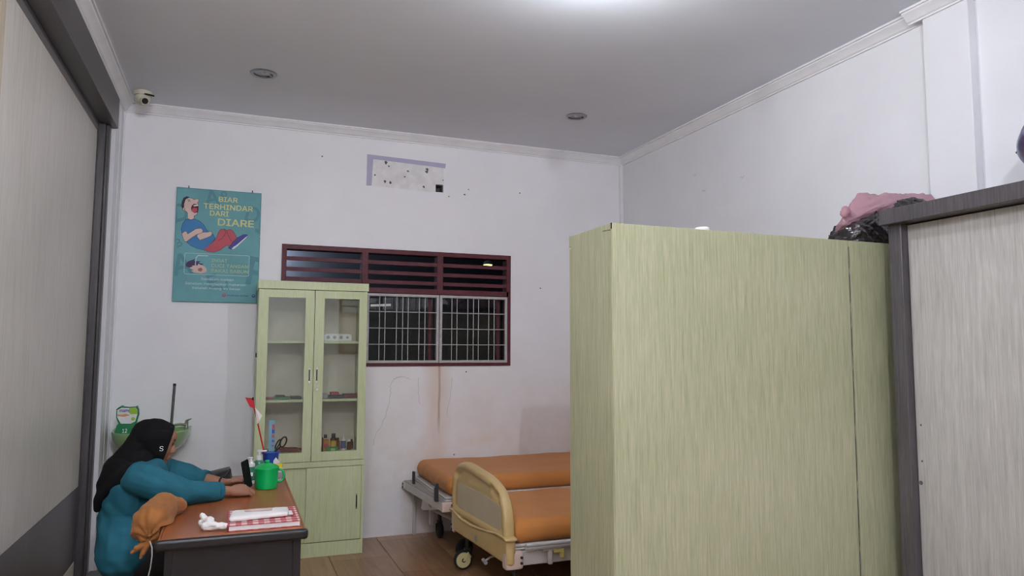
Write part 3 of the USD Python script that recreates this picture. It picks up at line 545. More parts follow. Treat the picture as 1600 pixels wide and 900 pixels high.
# ================================================================ POSTER
t = T('poster', 'teal health poster about diarrhoea hanging left of the window', 'poster', (-.137, 5.874, 1.853)); YP = 5.868
bd = part('board', bx(-.436, .163, YP, YB - .001, 1.853, 2.710, .001), 'poster_teal', t)
part('edge_strip', cat(bx(-.438, -.434, YP - .002, YB - .002, 1.851, 2.712, .0005), bx(.161, .165, YP - .002, YB - .002, 1.851, 2.712, .0005), bx(-.438, .165, YP - .002, YB - .002, 2.709, 2.713, .0005), bx(-.438, .165, YP - .002, YB - .002, 1.85, 1.854, .0005)), 'poster_teal_dark', t)
def pp(pts): return Polygon([(-.436 + a / 1000, 1.853 + b / 1000) for a, b in pts]).buffer(0)
def soft(p, r=.004): return p.buffer(r).buffer(-2 * r).buffer(r)
def pr(name, poly, m_, lay=1, out=False, s=True):
    q = soft(poly) if s else poly
    if out: part('outline', wall_print(q.buffer(.0024), YP, .0006 * lay - .0003), 'print_black', t, smooth=False)
    part(name, wall_print(q, YP, .0006 * lay), m_, t, smooth=False)
for s, x, z, h, rot in (('A', 200, 735, 115, 8), ('R', 300, 795, 60, -10), ('D', -5, 590, 130, 20), ('I', 560, 560, 150, -15), ('A', 0, 190, 150, 12), ('R', 505, 150, 210, -8), ('E', 250, 90, 110, 15), ('B', 20, 400, 60, 30), ('D', 480, 640, 120, -12), ('J', 330, 90, 80, 5), ('A', 210, 470, 80, 35)):
    g = text_on(s, h / 1000, 0, 0, 0, True); v = g.vertices; a = math.radians(rot)
    v = np.stack([-.436 + x / 1000 + v[:, 0] * math.cos(a) - v[:, 2] * math.sin(a), v[:, 1] * .4 + YP, 1.853 + z / 1000 + v[:, 0] * math.sin(a) + v[:, 2] * math.cos(a)], 1)
    v[:, 0] = np.clip(v[:, 0], -.433, .16); v[:, 2] = np.clip(v[:, 2], 1.856, 2.708)
    part('faint_letter', trimesh.Trimesh(v, g.faces, process=False), 'poster_teal_dark', t, smooth=False)
pr('printed_hair', pp([(45, 688), (34, 717), (36, 750), (47, 781), (68, 794), (90, 790), (74, 769), (58, 741), (54, 708), (60, 692)]), 'print_black', 2)
pr('printed_head', pp([(45, 699), (54, 708), (53, 735), (62, 769), (83, 784), (108, 780), (121, 770), (138, 780), (153, 776), (151, 759), (141, 750), (149, 737), (151, 688), (142, 660), (123, 648), (124, 626), (104, 617), (82, 626), (80, 667), (68, 682), (50, 683)]), 'print_skin', 3, True)
pr('printed_mouth', pp([(101, 701), (105, 723), (119, 740), (149, 737), (153, 716), (149, 677), (127, 670), (107, 682)]), 'print_mouth', 4)
pr('printed_tongue', pp([(106, 696), (120, 710), (143, 709), (146, 685), (127, 673), (109, 682)]), 'print_red', 5); pr('printed_teeth', pp([(117, 729), (149, 737), (150, 726), (120, 720)]), 'print_white', 5, s=False)
for e in ([(76, 764), (84, 770), (92, 766)], [(80, 756), (88, 761), (95, 757)], [(60, 700), (56, 690), (62, 686)]):
    part('printed_line', wall_print(LineString([(-.436 + a / 1000, 1.853 + b / 1000) for a, b in e]).buffer(.0016), YP, .0024), 'print_black', t, smooth=False)
pr('printed_shirt', pp([(70, 620), (104, 614), (129, 624), (164, 610), (195, 582), (221, 534), (257, 520), (278, 483), (254, 449), (230, 421), (201, 394), (152, 403), (112, 422), (86, 442), (50, 502), (41, 539), (49, 583)]), 'print_blue', 2, True)
pr('printed_trousers', pp([(233, 426), (269, 461), (290, 495), (301, 534), (316, 557), (341, 561), (356, 551), (381, 561), (402, 549), (432, 498), (400, 457), (386, 435), (355, 436), (321, 401), (272, 379), (232, 382), (201, 394)]), 'print_red', 2, True)
pr('printed_arm', pp([(150, 503), (182, 524), (226, 529), (246, 536), (256, 523), (247, 503), (213, 485), (189, 473), (169, 466), (164, 477), (154, 487)]), 'print_skin', 4, True)
pr('printed_arm', pp([(47, 507), (64, 525), (78, 525), (84, 504), (108, 522), (141, 548), (176, 556), (191, 538), (182, 521), (153, 511), (119, 485), (81, 450), (69, 449), (56, 476)]), 'print_skin', 5, True)
pr('printed_shoe', pp([(393, 435), (400, 457), (439, 501), (480, 526), (508, 527), (506, 516), (436, 448), (426, 437), (417, 423), (392, 407), (373, 420)]), 'print_navy', 4, True)
pr('printed_sole', pp([(508, 519), (501, 505), (442, 438), (414, 411), (397, 410), (411, 428), (429, 440)]), 'print_white', 5, s=False)
for e in ([(341, 560), (352, 530), (330, 490), (300, 470)], [(356, 551), (372, 510), (392, 470)]):
    part('printed_line', wall_print(LineString([(-.436 + a / 1000, 1.853 + b / 1000) for a, b in e]).buffer(.0014), YP, .0018), 'print_black', t, smooth=False)
fr = sbox(-.436 + .070, 1.853 + .203, -.436 + .529, 1.853 + .365).buffer(.0).buffer(-.015).buffer(.015)
part('printed_frame', wall_print(fr.difference(fr.buffer(-.004)), YP, .0012), 'poster_pale', t, smooth=False)
pr('printed_tap', pp([(152, 273), (152, 322), (164, 344), (233, 345), (233, 353), (163, 352), (147, 332), (144, 273)]), 'poster_pale', 5, s=False)
pr('printed_dark_hand', pp([(81, 280), (97, 300), (145, 321), (138, 305), (185, 304), (166, 292), (203, 286), (201, 281), (166, 274), (113, 252), (84, 262)]), 'print_purple', 2, s=False)
pr('printed_pale_hand', pp([(106, 252), (132, 264), (122, 269), (166, 274), (166, 287), (186, 277), (216, 265), (229, 244), (223, 222), (188, 213), (139, 219), (119, 231), (141, 235)]), 'print_skin', 3, s=False)
pr('printed_wrist', pp([(167, 247), (187, 258), (200, 243), (188, 226), (168, 233)]), 'lip', 4)
for s, x, z, h, wd, m_ in (('BIAR', 293, 772, 37, 136, 'poster_yellow'), ('TERHINDAR', 187, 711, 39, 354, 'poster_yellow'), ('DARI', 234, 660, 37, 134, 'poster_yellow'), ('DIARE', 292, 588, 51, 261, 'poster_yellow'),
                          ('INGAT', 259, 304, 25, 112, 'poster_pale_yellow'), ('CUCI TANGAN', 258, 265, 24, 262, 'poster_pale_yellow'), ('PAKAI SABUN', 259, 226, 24, 262, 'poster_pale_yellow'),
                          ('Sebelum makan', 190, 163, 18, 230, 'poster_pale'), ('Sebelum menyiapkan makanan', 82, 127, 18, 426, 'poster_pale'), ('Setelah buang air besar', 131, 95, 16, 342, 'poster_pale')):
    part('lettering', text_on(s, h / 1000, -.436 + x / 1000, 1.853 + z / 1000, YP, True, wd / 1000, .0012), m_, t, smooth=False)
for x, m_ in ((356, 'print_red'), (567, 'print_navy')):
    part('logo', wall_print(Point(-.436 + x / 1000, 1.853 + .053).buffer(.013, 6).difference(Point(-.436 + x / 1000, 1.853 + .056).buffer(.006)), YP, .0012), m_, t, smooth=False)
part('fine_print', cat(*[bx(-.436 + .376 + k * .011, -.436 + .384 + k * .011, YP - .0008, YP, 1.853 + .048 + (k % 3) * .001, 1.853 + .054 + (k % 2) * .002, 0) for k in range(14)]), 'print_navy', t)
for x in (-.355, .097): part('nail', cat(cyl((x, YB - .03, 2.718), (x, YB, 2.716), .003, n=8), cyl((x, YB - .026, 2.708), (x, YB - .028, 2.728), .003, n=8)), 'steel_dark', t)
part('pin', sph((.163, YP - .003, 1.853 + .515), .0045), 'print_white', t)

# ================================================================ SINK CORNER
t = T('wash_basin', 'pale green ceramic wash basin on the back wall behind the seated person', 'basin', (-.52, 5.66, .76))
def ring(cx, hw, dp, z, n=40, yb=None):
    yb = YB if yb is None else yb
    a = np.linspace(0, PI, n); p = [(cx - hw * math.copysign(abs(math.cos(q)) ** .62, math.cos(q)), min(yb, YB - dp * math.sin(q) ** .55), z) for q in a]
    return p + [(cx + hw * (1 - 2 * s), yb, z) for s in np.linspace(0, 1, 12)[1:-1]]
rings = [ring(-.52, .10, .16, .765), ring(-.52, .17, .28, .780), ring(-.52, .218, .37, .82), ring(-.52, .243, .42, .875), ring(-.52, .252, .435, .922), ring(-.52, .250, .432, .930), ring(-.52, .238, .415, .928, yb=YB - .05), ring(-.52, .232, .405, .915, yb=YB - .05), ring(-.52, .226, .395, .885, yb=YB - .05), ring(-.52, .215, .38, .874, yb=YB - .05)]
n_ = len(rings[0]); vs = np.vstack(rings); f = []
for k in range(len(rings) - 1):
    for i in range(n_): j = (i + 1) % n_; f += [(k * n_ + i, k * n_ + j, (k + 1) * n_ + j), (k * n_ + i, (k + 1) * n_ + j, (k + 1) * n_ + i)]
vs = np.vstack([vs, vs[:n_].mean(0), vs[-n_:].mean(0)]); 
for i in range(n_): j = (i + 1) % n_; f += [(len(vs) - 2, j, i), (len(vs) - 1, (len(rings) - 1) * n_ + i, (len(rings) - 1) * n_ + j)]
basin = trimesh.Trimesh(vs, f, process=True); trimesh.repair.fix_normals(basin)
part('bowl', basin, 'sink_green', t, smooth=45)
f_ = part('faucet', cat(cyl((-.30, 5.80, .90), (-.30, 5.80, .955), .016, .013), tube([(-.30, 5.80, .945), (-.34, 5.76, .955), (-.39, 5.70, .955), (-.41, 5.68, .94)], .011)), 'chrome', t)
part('tap_lever', cat(cyl((-.30, 5.80, .955), (-.30, 5.80, .975), .013), hull((V(-.30, 5.80, .978), .008), (V(-.27, 5.78, .99), .005))), 'chrome', f_)
part('waste_pipe', tube([(-.52, 5.80, .78), (-.52, 5.80, .62), (-.52, 5.81, .55), (-.52, 5.88, .53)], .02), 'white_plastic', t)
# dish soap
t = T('dish_soap', 'green dish soap bottle with white label standing in the basin', 'bottle', (-.665, 5.62, .875))
sil = [(-.730, .877), (-.736, .922), (-.727, .972), (-.716, .987), (-.731, 1.028), (-.732, 1.085), (-.721, 1.096), (-.700, 1.109), (-.688, 1.101), (-.657, 1.097), (-.617, 1.099), (-.607, 1.106), (-.596, 1.081), (-.593, 1.043), (-.606, .987), (-.611, .968), (-.620, .918), (-.626, .877)]
S_ = Polygon(sil).buffer(.004).buffer(-.004)
def pillow(poly, y, th):
    m_ = prism_y(poly, y - th / 2, y + th / 2); m_ = organic(mf(trimesh.Trimesh(m_.vertices, m_.faces, process=True)), .012, 6); return m_
part('body', pillow(S_, 5.62, .05), 'bottle_green', t, smooth=True)
lab = Polygon([(-.724, 1.03), (-.726, 1.08), (-.70, 1.095), (-.66, 1.091), (-.615, 1.094), (-.603, 1.078), (-.602, 1.045), (-.613, 1.00), (-.64, .985), (-.70, .987)]).buffer(.003).buffer(-.003)
part('front_label', wall_print(lab, 5.595, .0012), 'print_white', t, smooth=False)
part('label_print', wall_print(Polygon([(-.725, 1.05), (-.70, 1.048), (-.67, 1.052), (-.645, 1.043), (-.68, 1.033), (-.72, 1.038)]), 5.595, .0016), 'print_orange', t, smooth=False)
part('label_print', wall_print(Polygon([(-.65, 1.092), (-.615, 1.093), (-.604, 1.078), (-.603, 1.05), (-.64, 1.048), (-.655, 1.06)]), 5.595, .0016), 'print_lime', t, smooth=False)
part('label_print', wall_print(Point(-.627, 1.017).buffer(.012), 5.595, .0016), 'print_lime', t, smooth=False)
part('lettering', text_on('mami', .020, -.712, 1.066, 5.5942, True, .062, .0012), 'print_navy', t, smooth=False); part('lettering', text_on('12', .026, -.69, .925, 5.594, True, .03, .0012), 'print_white', t, smooth=False)
# stick
t = T('broom_stick', 'thin dark metal stick leaning upright in front of the basin', 'stick', (-.405, 5.405, 0))
part('rod', cyl((-.405, 5.405, .02), (-.366, 5.437, 1.256), .009, n=12), 'metal_grey', t); part('foot', lathe([(.015, 0), (.018, .01), (.012, .05)], (-.405, 5.405, 0)), 'rubber', t); part('cap', cyl((-.3665, 5.4366, 1.245), (-.3658, 5.4373, 1.262), .0098, n=12), 'black_plastic', t)

# ================================================================ BEDS
def mattress_mesh(x0, x1, y0, y1, z0, z1, seed, bow=.012):
    r = .045; m_ = m3.Manifold.batch_hull([sph((x, y, z), (r, r, r), 20) for x in (x0 + r, x1 - r) for y in (y0 + r, y1 - r) for z in (z0 + r, z1 - r)]).refine_to_length(.03)
    t_ = tm(m_); t_ = trimesh.Trimesh(t_.vertices, t_.faces, process=True); trimesh.smoothing.filter_taubin(t_, iterations=6)
    v = t_.vertices; n = t_.vertex_normals; zz = (v[:, 2] - z0) / (z1 - z0)
    side = np.clip(1 - np.abs(n[:, 2]), 0, 1)
    h = (meshkit.fbm(np.stack([v[:, 0] * 5, v[:, 1] * 5, v[:, 2] * 5], 1), 3, seed) - .5) * .012
    tuck = meshkit.fbm(np.stack([v[:, 0] * 14 + v[:, 1] * 14, v[:, 2] * 4, v[:, 0] * 3], 1), 3, seed + 1) - .5
    h += side * tuck * .03 * (1.2 - zz) + side * bow * np.sin(np.clip(zz, 0, 1) * PI)
    t_.vertices = v + n * h[:, None]; return t_
def caster(t, x, y, ztop, col, label=None, dx=-.03, ax='y', R=.066):
    k = R / .06; zc = R + .0005; e = V(0, 1, 0) if ax == 'y' else V(1, 0, 0); ctr = V(x + dx, y, zc)
    st = part('caster', cat(cyl((x, y, 2 * R - .01), (x, y, ztop), .014, n=14), bx(x - .02, x + .02, y - .022, y + .022, 2 * R - .012, 2 * R + .008, .004)), 'steel_dark', t, label=label)
    part('tyre', lathe([(.040 * k, -.015), (.056 * k, -.013), (.060 * k, -.005), (.060 * k, .005), (.056 * k, .013), (.040 * k, .015)], ctr, 28, ax), 'rubber', st, smooth=40)
    for s in (-1, 1):
        part('wheel_cover', lathe([(.012, 0), (.047 * k, .001), (.045 * k, .006), (.012, .008)] if s > 0 else [(.012, -.008), (.045 * k, -.006), (.047 * k, -.001), (.012, 0)], ctr + e * s * .0145, 28, ax), col, st, smooth=40)
        part('hub', cyl(ctr + e * s * .016, ctr + e * s * .0245, .014, n=16), 'rubber', st)
    part('fork', hull((V(x, y, 2 * R - .02) - e * .024, .008), (ctr - e * .026, .007), (V(x + .02, y, 1.3 * R) - e * .022, .006)), col, st)
def strip(mat_, x0, x1, y0, y1, z0, z1): return bx(x0, x1, y0, y1, z0, z1, .006)

# ---- near bed
t = T('hospital_bed', 'hospital bed with moulded cream footboard and orange sheet, nearer the camera', 'bed', (2.45, 4.45, 0))
NY0, NY1 = 3.985, 4.86
part('mattress', mattress_mesh(1.575, 3.30, 3.995, 4.85, .365, .505, 11), 'sheet_orange', t, smooth=True)
part('mattress_base', cat(bx(1.555, 3.32, NY0 + .012, NY1 - .01, .333, .345, .005), bx(1.555, 3.32, NY0 + .012, NY1 - .01, .347, .366, .006)), 'bed_white', t)
for y in (NY0, NY1 - .03): part('side_beam', bx(1.56, 3.34, y, y + .03, .245, .327, .004), 'bed_white', t)
part('cross_beam', bx(1.53, 1.565, NY0, NY1, .25, .31, .004), 'bed_white', t); part('cross_beam', bx(3.31, 3.34, NY0, NY1, .25, .32, .004), 'bed_white', t)
part('corner_bracket', organic(m3.Manifold.batch_hull([sph((x, y, z), .014, 10) for x in (1.515, 1.60) for y in (3.975, 4.02) for z in (.245, .318)]), .02, 3), 'bed_pink', t, smooth=40)
part('corner_bracket', bx(1.445, 1.53, NY1 - .02, NY1 + .025, .25, .33, .008), 'bed_pink', t)
for k in (.268, .30): part('bolt', cyl((1.598, 3.955, k), (1.598, 3.963, k), .008, n=10), 'steel_dark', t); part('bolt', cyl((1.438, NY1 + .01, k), (1.447, NY1 + .01, k), .008, n=10), 'steel_dark', t)
# footboard: outline along its own width s (far edge 0 -> near edge 1), from (1.475, 4.905) to (1.535, 3.955)
FA, FB = V(1.475, 4.893), V(1.535, 3.955); W_ = np.linalg.norm(FB - FA); e_ = (FB - FA) / W_; n2 = V(e_[1], -e_[0]); n2 = n2 if n2[0] < 0 else -n2
def fb(poly, d0, d1):   # polygon in (s metres, z); thickness measured towards the foot side (-x)
    q = ext(poly, d1 - d0); v = q.vertices; xy = FA + v[:, :1] * e_ + (d0 + v[:, 2:3]) * n2
    return trimesh.Trimesh(np.hstack([xy, v[:, 1:2]]), q.faces, process=True)
def round_fb(poly, d0, d1, edge=.02, it=8):
    q = fb(poly, d0, d1); trimesh.repair.fix_normals(q); return organic(mf(q), edge, it)
arch = [(.018, .42), (.03, .60), (.05, .665), (.10, .715), (.19, .742), (.32, .748), (.46, .742), (.62, .722), (.76, .69), (.85, .648), (.89, .58), (.915, .48), (.925, .41)]
low = [(0, .26), (0, .40), (.06, .40), (.20, .372), (.40, .372), (.60, .39), (.80, .415), (.90, .415), (W_, .405), (W_, .26)]
from scipy.interpolate import splprep, splev
_t, _ = splprep(np.array(arch).T, s=2e-4, k=3); arch = list(zip(*splev(np.linspace(0, 1, 48), _t)))
up_poly = Polygon(arch + [(.925, .38), (.018, .38)]).buffer(.01).buffer(-.01)
def slab(poly, front, back, step=.012):
    """closed slab over a polygon in (s, z): front(p, dist) and back(p, dist) give the two surfaces, meeting on the outline"""
    from scipy.spatial import Delaunay
    n = int(poly.exterior.length / step); rim_ = np.array([poly.exterior.interpolate(i / n, normalized=True).coords[0] for i in range(n)])
    x0, z0, x1, z1 = poly.bounds; gx, gz = np.meshgrid(np.arange(x0, x1, step), np.arange(z0, z1, step)); gx = gx + (np.arange(gx.shape[0]) % 2)[:, None] * step / 2
    pts = np.stack([gx.ravel(), gz.ravel()], 1); bd_ = poly.exterior
    keep = np.array([poly.contains(Point(p)) and bd_.distance(Point(p)) > step * .5 for p in pts]); inner = np.vstack([rim_ + 0, pts[keep]])
    ins = [poly.buffer(-d) for d in (.004, .009)]
    extra = np.vstack([[g.exterior.interpolate(i / n, normalized=True).coords[0] for i in range(n)] for g in ins]); inner = np.vstack([inner, extra])
    tri = Delaunay(inner).simplices; c = inner[tri].mean(1); tri = tri[[poly.contains(Point(q)) for q in c]]
    e1, e2 = inner[tri[:, 1]] - inner[tri[:, 0]], inner[tri[:, 2]] - inner[tri[:, 0]]; flip_ = (e1[:, 0] * e2[:, 1] - e1[:, 1] * e2[:, 0]) < 0; tri[flip_] = tri[flip_][:, ::-1]
    dist = np.array([bd_.distance(Point(p)) for p in inner]); dist[:n] = 0
    df = np.where(dist > 0, front(inner, dist), 0); db = np.where(dist > 0, back(inner, dist), 0)
    def put(d): return np.hstack([FA + inner[:, :1] * e_ + d[:, None] * n2, inner[:, 1:]])
    q = trimesh.Trimesh(np.vstack([put(df), put(-db)]), np.vstack([tri, tri[:, ::-1] + len(inner)]), process=False); q.merge_vertices(); trimesh.repair.fix_normals(q); return q
rnd = lambda d, r: np.sqrt(np.clip(1 - (1 - np.clip(d / r, 0, 1)) ** 2, 0, 1))
sm = lambda t: np.clip(t, 0, 1) ** 2 * (3 - 2 * np.clip(t, 0, 1))
def seg(p, a, b): a, b = V(*a), V(*b); t_ = np.clip((p - a) @ (b - a) / ((b - a) @ (b - a)), 0, 1); return np.linalg.norm(p - a - t_[:, None] * (b - a), axis=1)
def board_front(p, d):
    h = .022 + .013 * (1 - sm((d - .038) / .022))
    for a_, b_, r_ in (((.100, .655), (.150, .672), .028), ((.71, .652), (.80, .622), .032)): h = h - .016 * (1 - sm((seg(p, a_, b_) - r_ * .55) / (r_ * .6)))
    nm = np.maximum(np.abs(p[:, 0] - .43) - .115, np.abs(p[:, 1] - .663) - .018); h = h - .004 * (1 - sm(nm / .010))
    return h * rnd(d, .022)
fbp = part('footboard', slab(up_poly, board_front, lambda p, d: (.022 + .01 * (1 - sm((d - .038) / .022))) * rnd(d, .02)), 'bed_cream', t, smooth=True)
part('lower_board', slab(Polygon(low), lambda p, d: .030 * rnd(d, .012), lambda p, d: .028 * rnd(d, .012), .014), 'bed_cream', fbp, smooth=True)
rid = LineString([(0, .40), (.06, .40), (.20, .374), (.40, .372), (.60, .388), (.80, .413), (.90, .413), (W_, .405)]).buffer(.013)
part('ridge', slab(rid, lambda p, d: .042 * rnd(d, .013), lambda p, d: .036 * rnd(d, .013), .006), 'bed_cream', fbp, smooth=True)
pan = Polygon([(.115, .455), (.125, .60), (.60, .60), (.82, .575), (.845, .54), (.82, .43), (.78, .41), (.60, .405), (.30, .41), (.15, .425)]).buffer(-.02).buffer(.02)
part('inlay', fb(pan, .0218, .0255), 'bed_panel', fbp, label='matt beige inlay', smooth=False)
part('badge', fb(Point(.46, .305).buffer(.022), .029, .0315), 'pack_grey', fbp)
# side rail, folded down
part('side_rail', organic([hull((V(1.632, 3.955, .352), .016), (V(3.1, 3.955, .352), .016)), hull((V(1.632, 3.950, .368), .014), (V(3.1, 3.950, .368), .014))], .05, 2), 'rail_silver', t, smooth=40)
part('side_rail', cyl((1.62, NY1 + .02, .45), (3.1, NY1 + .02, .45), .016), 'rail_silver', t)
for x in (1.78, 2.5): part('rail_bracket', cat(bx(x - .05, x + .05, 3.955, 3.978, .320, .348, .004), bx(x - .014, x + .014, 3.953, 3.978, .245, .33, .004)), 'bed_white', t); part('bolt', cyl((x + .03, 3.951, .318), (x + .03, 3.958, .318), .006, n=10), 'steel_dark', t)
part('rail_latch', cat(bx(1.80, 1.868, 3.950, 3.968, .308, .330, .003), bx(1.842, 1.868, 3.95, 3.968, .275, .31, .003)), 'latch_yellow', t)
part('link_bar', bx(1.86, 3.0, 3.968, 3.984, .318, .33, .002), 'rail_silver', t); part('red_label', bx(1.69, 1.75, NY0 - .001, NY0 + .002, .326, .338, 0), 'pack_red', t)
caster(t, 1.545, 4.83, .26, 'caster_cream'); caster(t, 3.25, 4.83, .26, 'caster_cream'); caster(t, 1.585, 4.04, .26, 'caster_cream'); caster(t, 3.25, 4.04, .26, 'caster_cream')
part('crank', cat(tube([(1.62, 4.30, .225), (1.53, 4.30, .222), (1.49, 4.30, .20)], .007), cyl((1.49, 4.28, .195), (1.49, 4.33, .20), .012)), 'bed_grey', t)
part('under_bar', tube([(1.57, 4.80, .22), (1.9, 4.80, .16), (3.2, 4.8, .16)], .013), 'bed_white', t)

# ---- far bed (no footboard)
t = T('hospital_bed', 'hospital bed without footboard, orange sheet, along the back wall', 'bed', (2.4, 5.38, 0))
part('mattress', mattress_mesh(1.445, 3.28, 4.945, 5.862, .465, .60, 23), 'sheet_orange', t, smooth=True)
part('mattress_base', cat(bx(1.42, 3.3, 4.95, 5.86, .435, .449, .005), bx(1.42, 3.3, 4.95, 5.86, .451, .467, .006)), 'bed_white', t)
eb = Polygon([(1.392, 4.925), (1.47, 4.925), (1.41, 5.86), (1.325, 5.86)]); q = ext(eb, .055); q.vertices[:, 2] += .375
part('end_beam', q, 'bed_white', t); q2 = ext(eb.buffer(-.006), .012); q2.vertices[:, 2] += .427; part('end_plate', q2, 'bed_grey', t)
for y in (4.935, 5.83): part('side_beam', bx(1.45, 3.3, y, y + .03, .365, .432, .004), 'bed_white', t)
part('corner_bracket', organic(m3.Manifold.batch_hull([sph((x, y, z), .010, 10) for x in (1.40, 1.475) for y in (4.93, 4.96) for z in (.378, .428)]), .02, 3), 'bed_pink', t, smooth=40)
part('corner_bracket', bx(1.318, 1.36, 5.80, 5.868, .378, .432, .006), 'bed_white', t)
for k in (.39, .415): part('bolt', cyl((1.462, 4.914, k), (1.462, 4.922, k), .008, n=10), 'steel_dark', t); part('bolt', cyl((1.312, 5.84, k), (1.32, 5.84, k), .007, n=10), 'steel_dark', t)
part('board_post', bx(1.362, 1.386, 5.0, 5.045, .43, .555, .002), 'steel_dark', t); part('board_post', bx(1.358, 1.376, 5.66, 5.695, .43, .535, .002), 'steel_dark', t)
part('bolt', cyl((1.358, 5.022, .53), (1.363, 5.022, .53), .008, n=10), 'chrome', t)
part('gusset', prism_x(Polygon([(5.0, .375), (5.5, .375), (5.56, .27), (5.50, .27)]), 1.40, 1.45), 'bed_white', t)
part('leg', bx(1.50, 1.535, 5.66, 5.70, .11, .375, .004), 'bed_white', t); part('leg', bx(1.405, 1.43, 5.835, 5.86, .0, .375, .004), 'bed_white', t)
caster(t, 1.585, 5.68, .30, 'rubber', dx=0, ax='x'); caster(t, 3.2, 5.68, .37, 'caster_cream'); caster(t, 3.2, 5.02, .37, 'caster_cream'); caster(t, 1.64, 5.10, .37, 'rubber')
part('brace', tube([(1.43, 5.45, .30), (1.60, 5.1, .24), (1.9, 4.99, .22), (3.2, 4.99, .22)], .016), 'bed_white', t)
part('side_rail', organic([hull((V(1.56, 4.92, .462), .017), (V(3.1, 4.92, .462), .017)), hull((V(1.56, 4.915, .478), .014), (V(3.1, 4.915, .478), .014))], .05, 2), 'rail_silver', t, smooth=40)
part('lock_knob', hull((V(1.40, 5.28, .352), .016), (V(1.42, 5.24, .345), .018)), 'bed_pink', t)

# ================================================================ DESK
DX0, DX1, DY0, DY1, DZ = -.248, .306, 3.19, 4.62, .75
t = T('desk', 'brown-topped office desk with black edges in front of the seated person', 'desk', (.03, 3.9, 0))
part('tabletop', bx(DX0 + .006, DX1 - .006, DY0 + .006, DY1 - .006, DZ - .028, DZ, .002), 'desk_wood', t)
def bumper(a, b): return organic(m3.Manifold.batch_hull([sph((*p, z), .0135, 14) for p in (a, b) for z in (DZ - .030, DZ - .0135)]), .05, 2)
part('edge_bumper', bumper((DX0, DY0), (DX1, DY0)), 'desk_black', t, smooth=40); part('edge_bumper', bumper((DX0, DY1), (DX1, DY1)), 'desk_black', t, smooth=40)
for x in (DX0, DX1): part('edge_bumper', bx(x - .006, x + .006, DY0, DY1, DZ - .03, DZ - .003, .003), 'desk_wood', t)
part('end_cap', cyl((DX1 + .002, DY0 - .0145, DZ - .022), (DX1 + .002, DY0 - .010, DZ - .022), .008, n=16), 'black_plastic', t); part('screw', cyl((.03, DY0 - .0145, DZ - .025), (.03, DY0 - .01, DZ - .025), .006, n=12), 'black_plastic', t)
part('end_panel', bx(DX0 + .035, DX1 - .02, DY0 + .035, DY0 + .053, 0, DZ - .028), 'desk_black', t); part('end_panel', bx(DX0 + .035, DX1 - .02, DY1 - .053, DY1 - .035, 0, DZ - .028), 'desk_black', t)
part('front_panel', bx(DX1 - .05, DX1 - .034, DY0 + .053, DY1 - .053, .15, DZ - .028), 'desk_black', t)
part('corner_post', bx(DX0 + .02, DX0 + .05, DY0 + .03, DY0 + .058, 0, DZ - .028), 'desk_black', t); part('corner_post', bx(DX1 - .045, DX1 - .012, DY0 + .03, DY0 + .058, 0, DZ - .028), 'desk_black', t)
# plaid book
t = T('plaid_book', 'thick red plaid notebook at the near corner of the desk', 'book', (.15, 3.37, DZ)); Z = DZ + .0006
BX0, BX1, BY0, BY1 = .003, .291, 3.232, 3.53
part('cover', bx(BX0, BX1, BY0, BY1, Z, Z + .0025, .001), 'plaid', t); part('pages', bx(BX0 + .004, BX1 - .002, BY0 + .003, BY1 - .003, Z + .0025, Z + .021, .001), 'paper_white', t); part('cover', bx(BX0, BX1, BY0, BY1, Z + .021, Z + .0235, .001), 'plaid', t)
part('spine', bx(BX0 - .0025, BX0 + .001, BY0, BY1, Z, Z + .0235, .001), 'book_edge_red', t)
# tissue packet
TZ = Z + .0236
pk = m3.Manifold.batch_hull([sph((x, y, TZ + .012), (.014, .014, .011), 14) for x, y in ((.02, 3.30), (.03, 3.42), (.235, 3.33), (.24, 3.42))] + [sph((.13, 3.37, TZ + .015), (.07, .05, .0145), 16)])
t = T('tissue_packet', 'white tissue packet with orange print lying on the plaid notebook', 'packet', (.13, 3.37, TZ))
g = organic(pk, .012, 3, .002, 50, 6); g.vertices[:, 2] = np.maximum(g.vertices[:, 2], TZ + .0003); part('wrapper', g, 'tissue_white', t, smooth=True)
part('end_seal', bx(.242, .268, 3.335, 3.415, TZ + .004, TZ + .007, .001), 'tissue_white', t)
top_z = g.vertices[:, 2].max()
pq = ext(Polygon([(.07, 3.345), (.18, 3.345), (.185, 3.385), (.12, 3.40), (.07, 3.39)]).difference(Polygon([(.09, 3.357), (.16, 3.357), (.16, 3.37), (.09, 3.37)])), .0008); pq.vertices[:, 2] += top_z + .0002 - .0008; part('label_print', pq, 'print_skin', t)
# crumpled tissue, paper scrap
ct = [hull(((-.095, 3.335, .772), .018), ((-.07, 3.31, .782), .020)), hull(((-.085, 3.29, .768), .017), ((-.03, 3.275, .768), .016)), hull(((-.03, 3.275, .768), .016), ((-.008, 3.268, .768), .014)), hull(((-.10, 3.355, .80), .008), ((-.085, 3.33, .785), .016))]
g = organic(ct, .007, 3, .008, 60, 8); g.vertices[:, 2] = np.maximum(g.vertices[:, 2], DZ + .0005); one('crumpled_tissue', g, 'tissue_white', 'crumpled white tissue on the desk beside the plaid notebook', 'tissue', smooth=True)
q = ext(Polygon([(.18, 3.56), (.215, 3.55), (.225, 3.575), (.19, 3.585)]), .0012); q.vertices[:, 2] += DZ + .0004 + .004 * (q.vertices[:, 0] - .18) / .04; one('paper_scrap', q, 'print_skin', 'small pale paper scrap on the desk behind the notebook', 'paper')
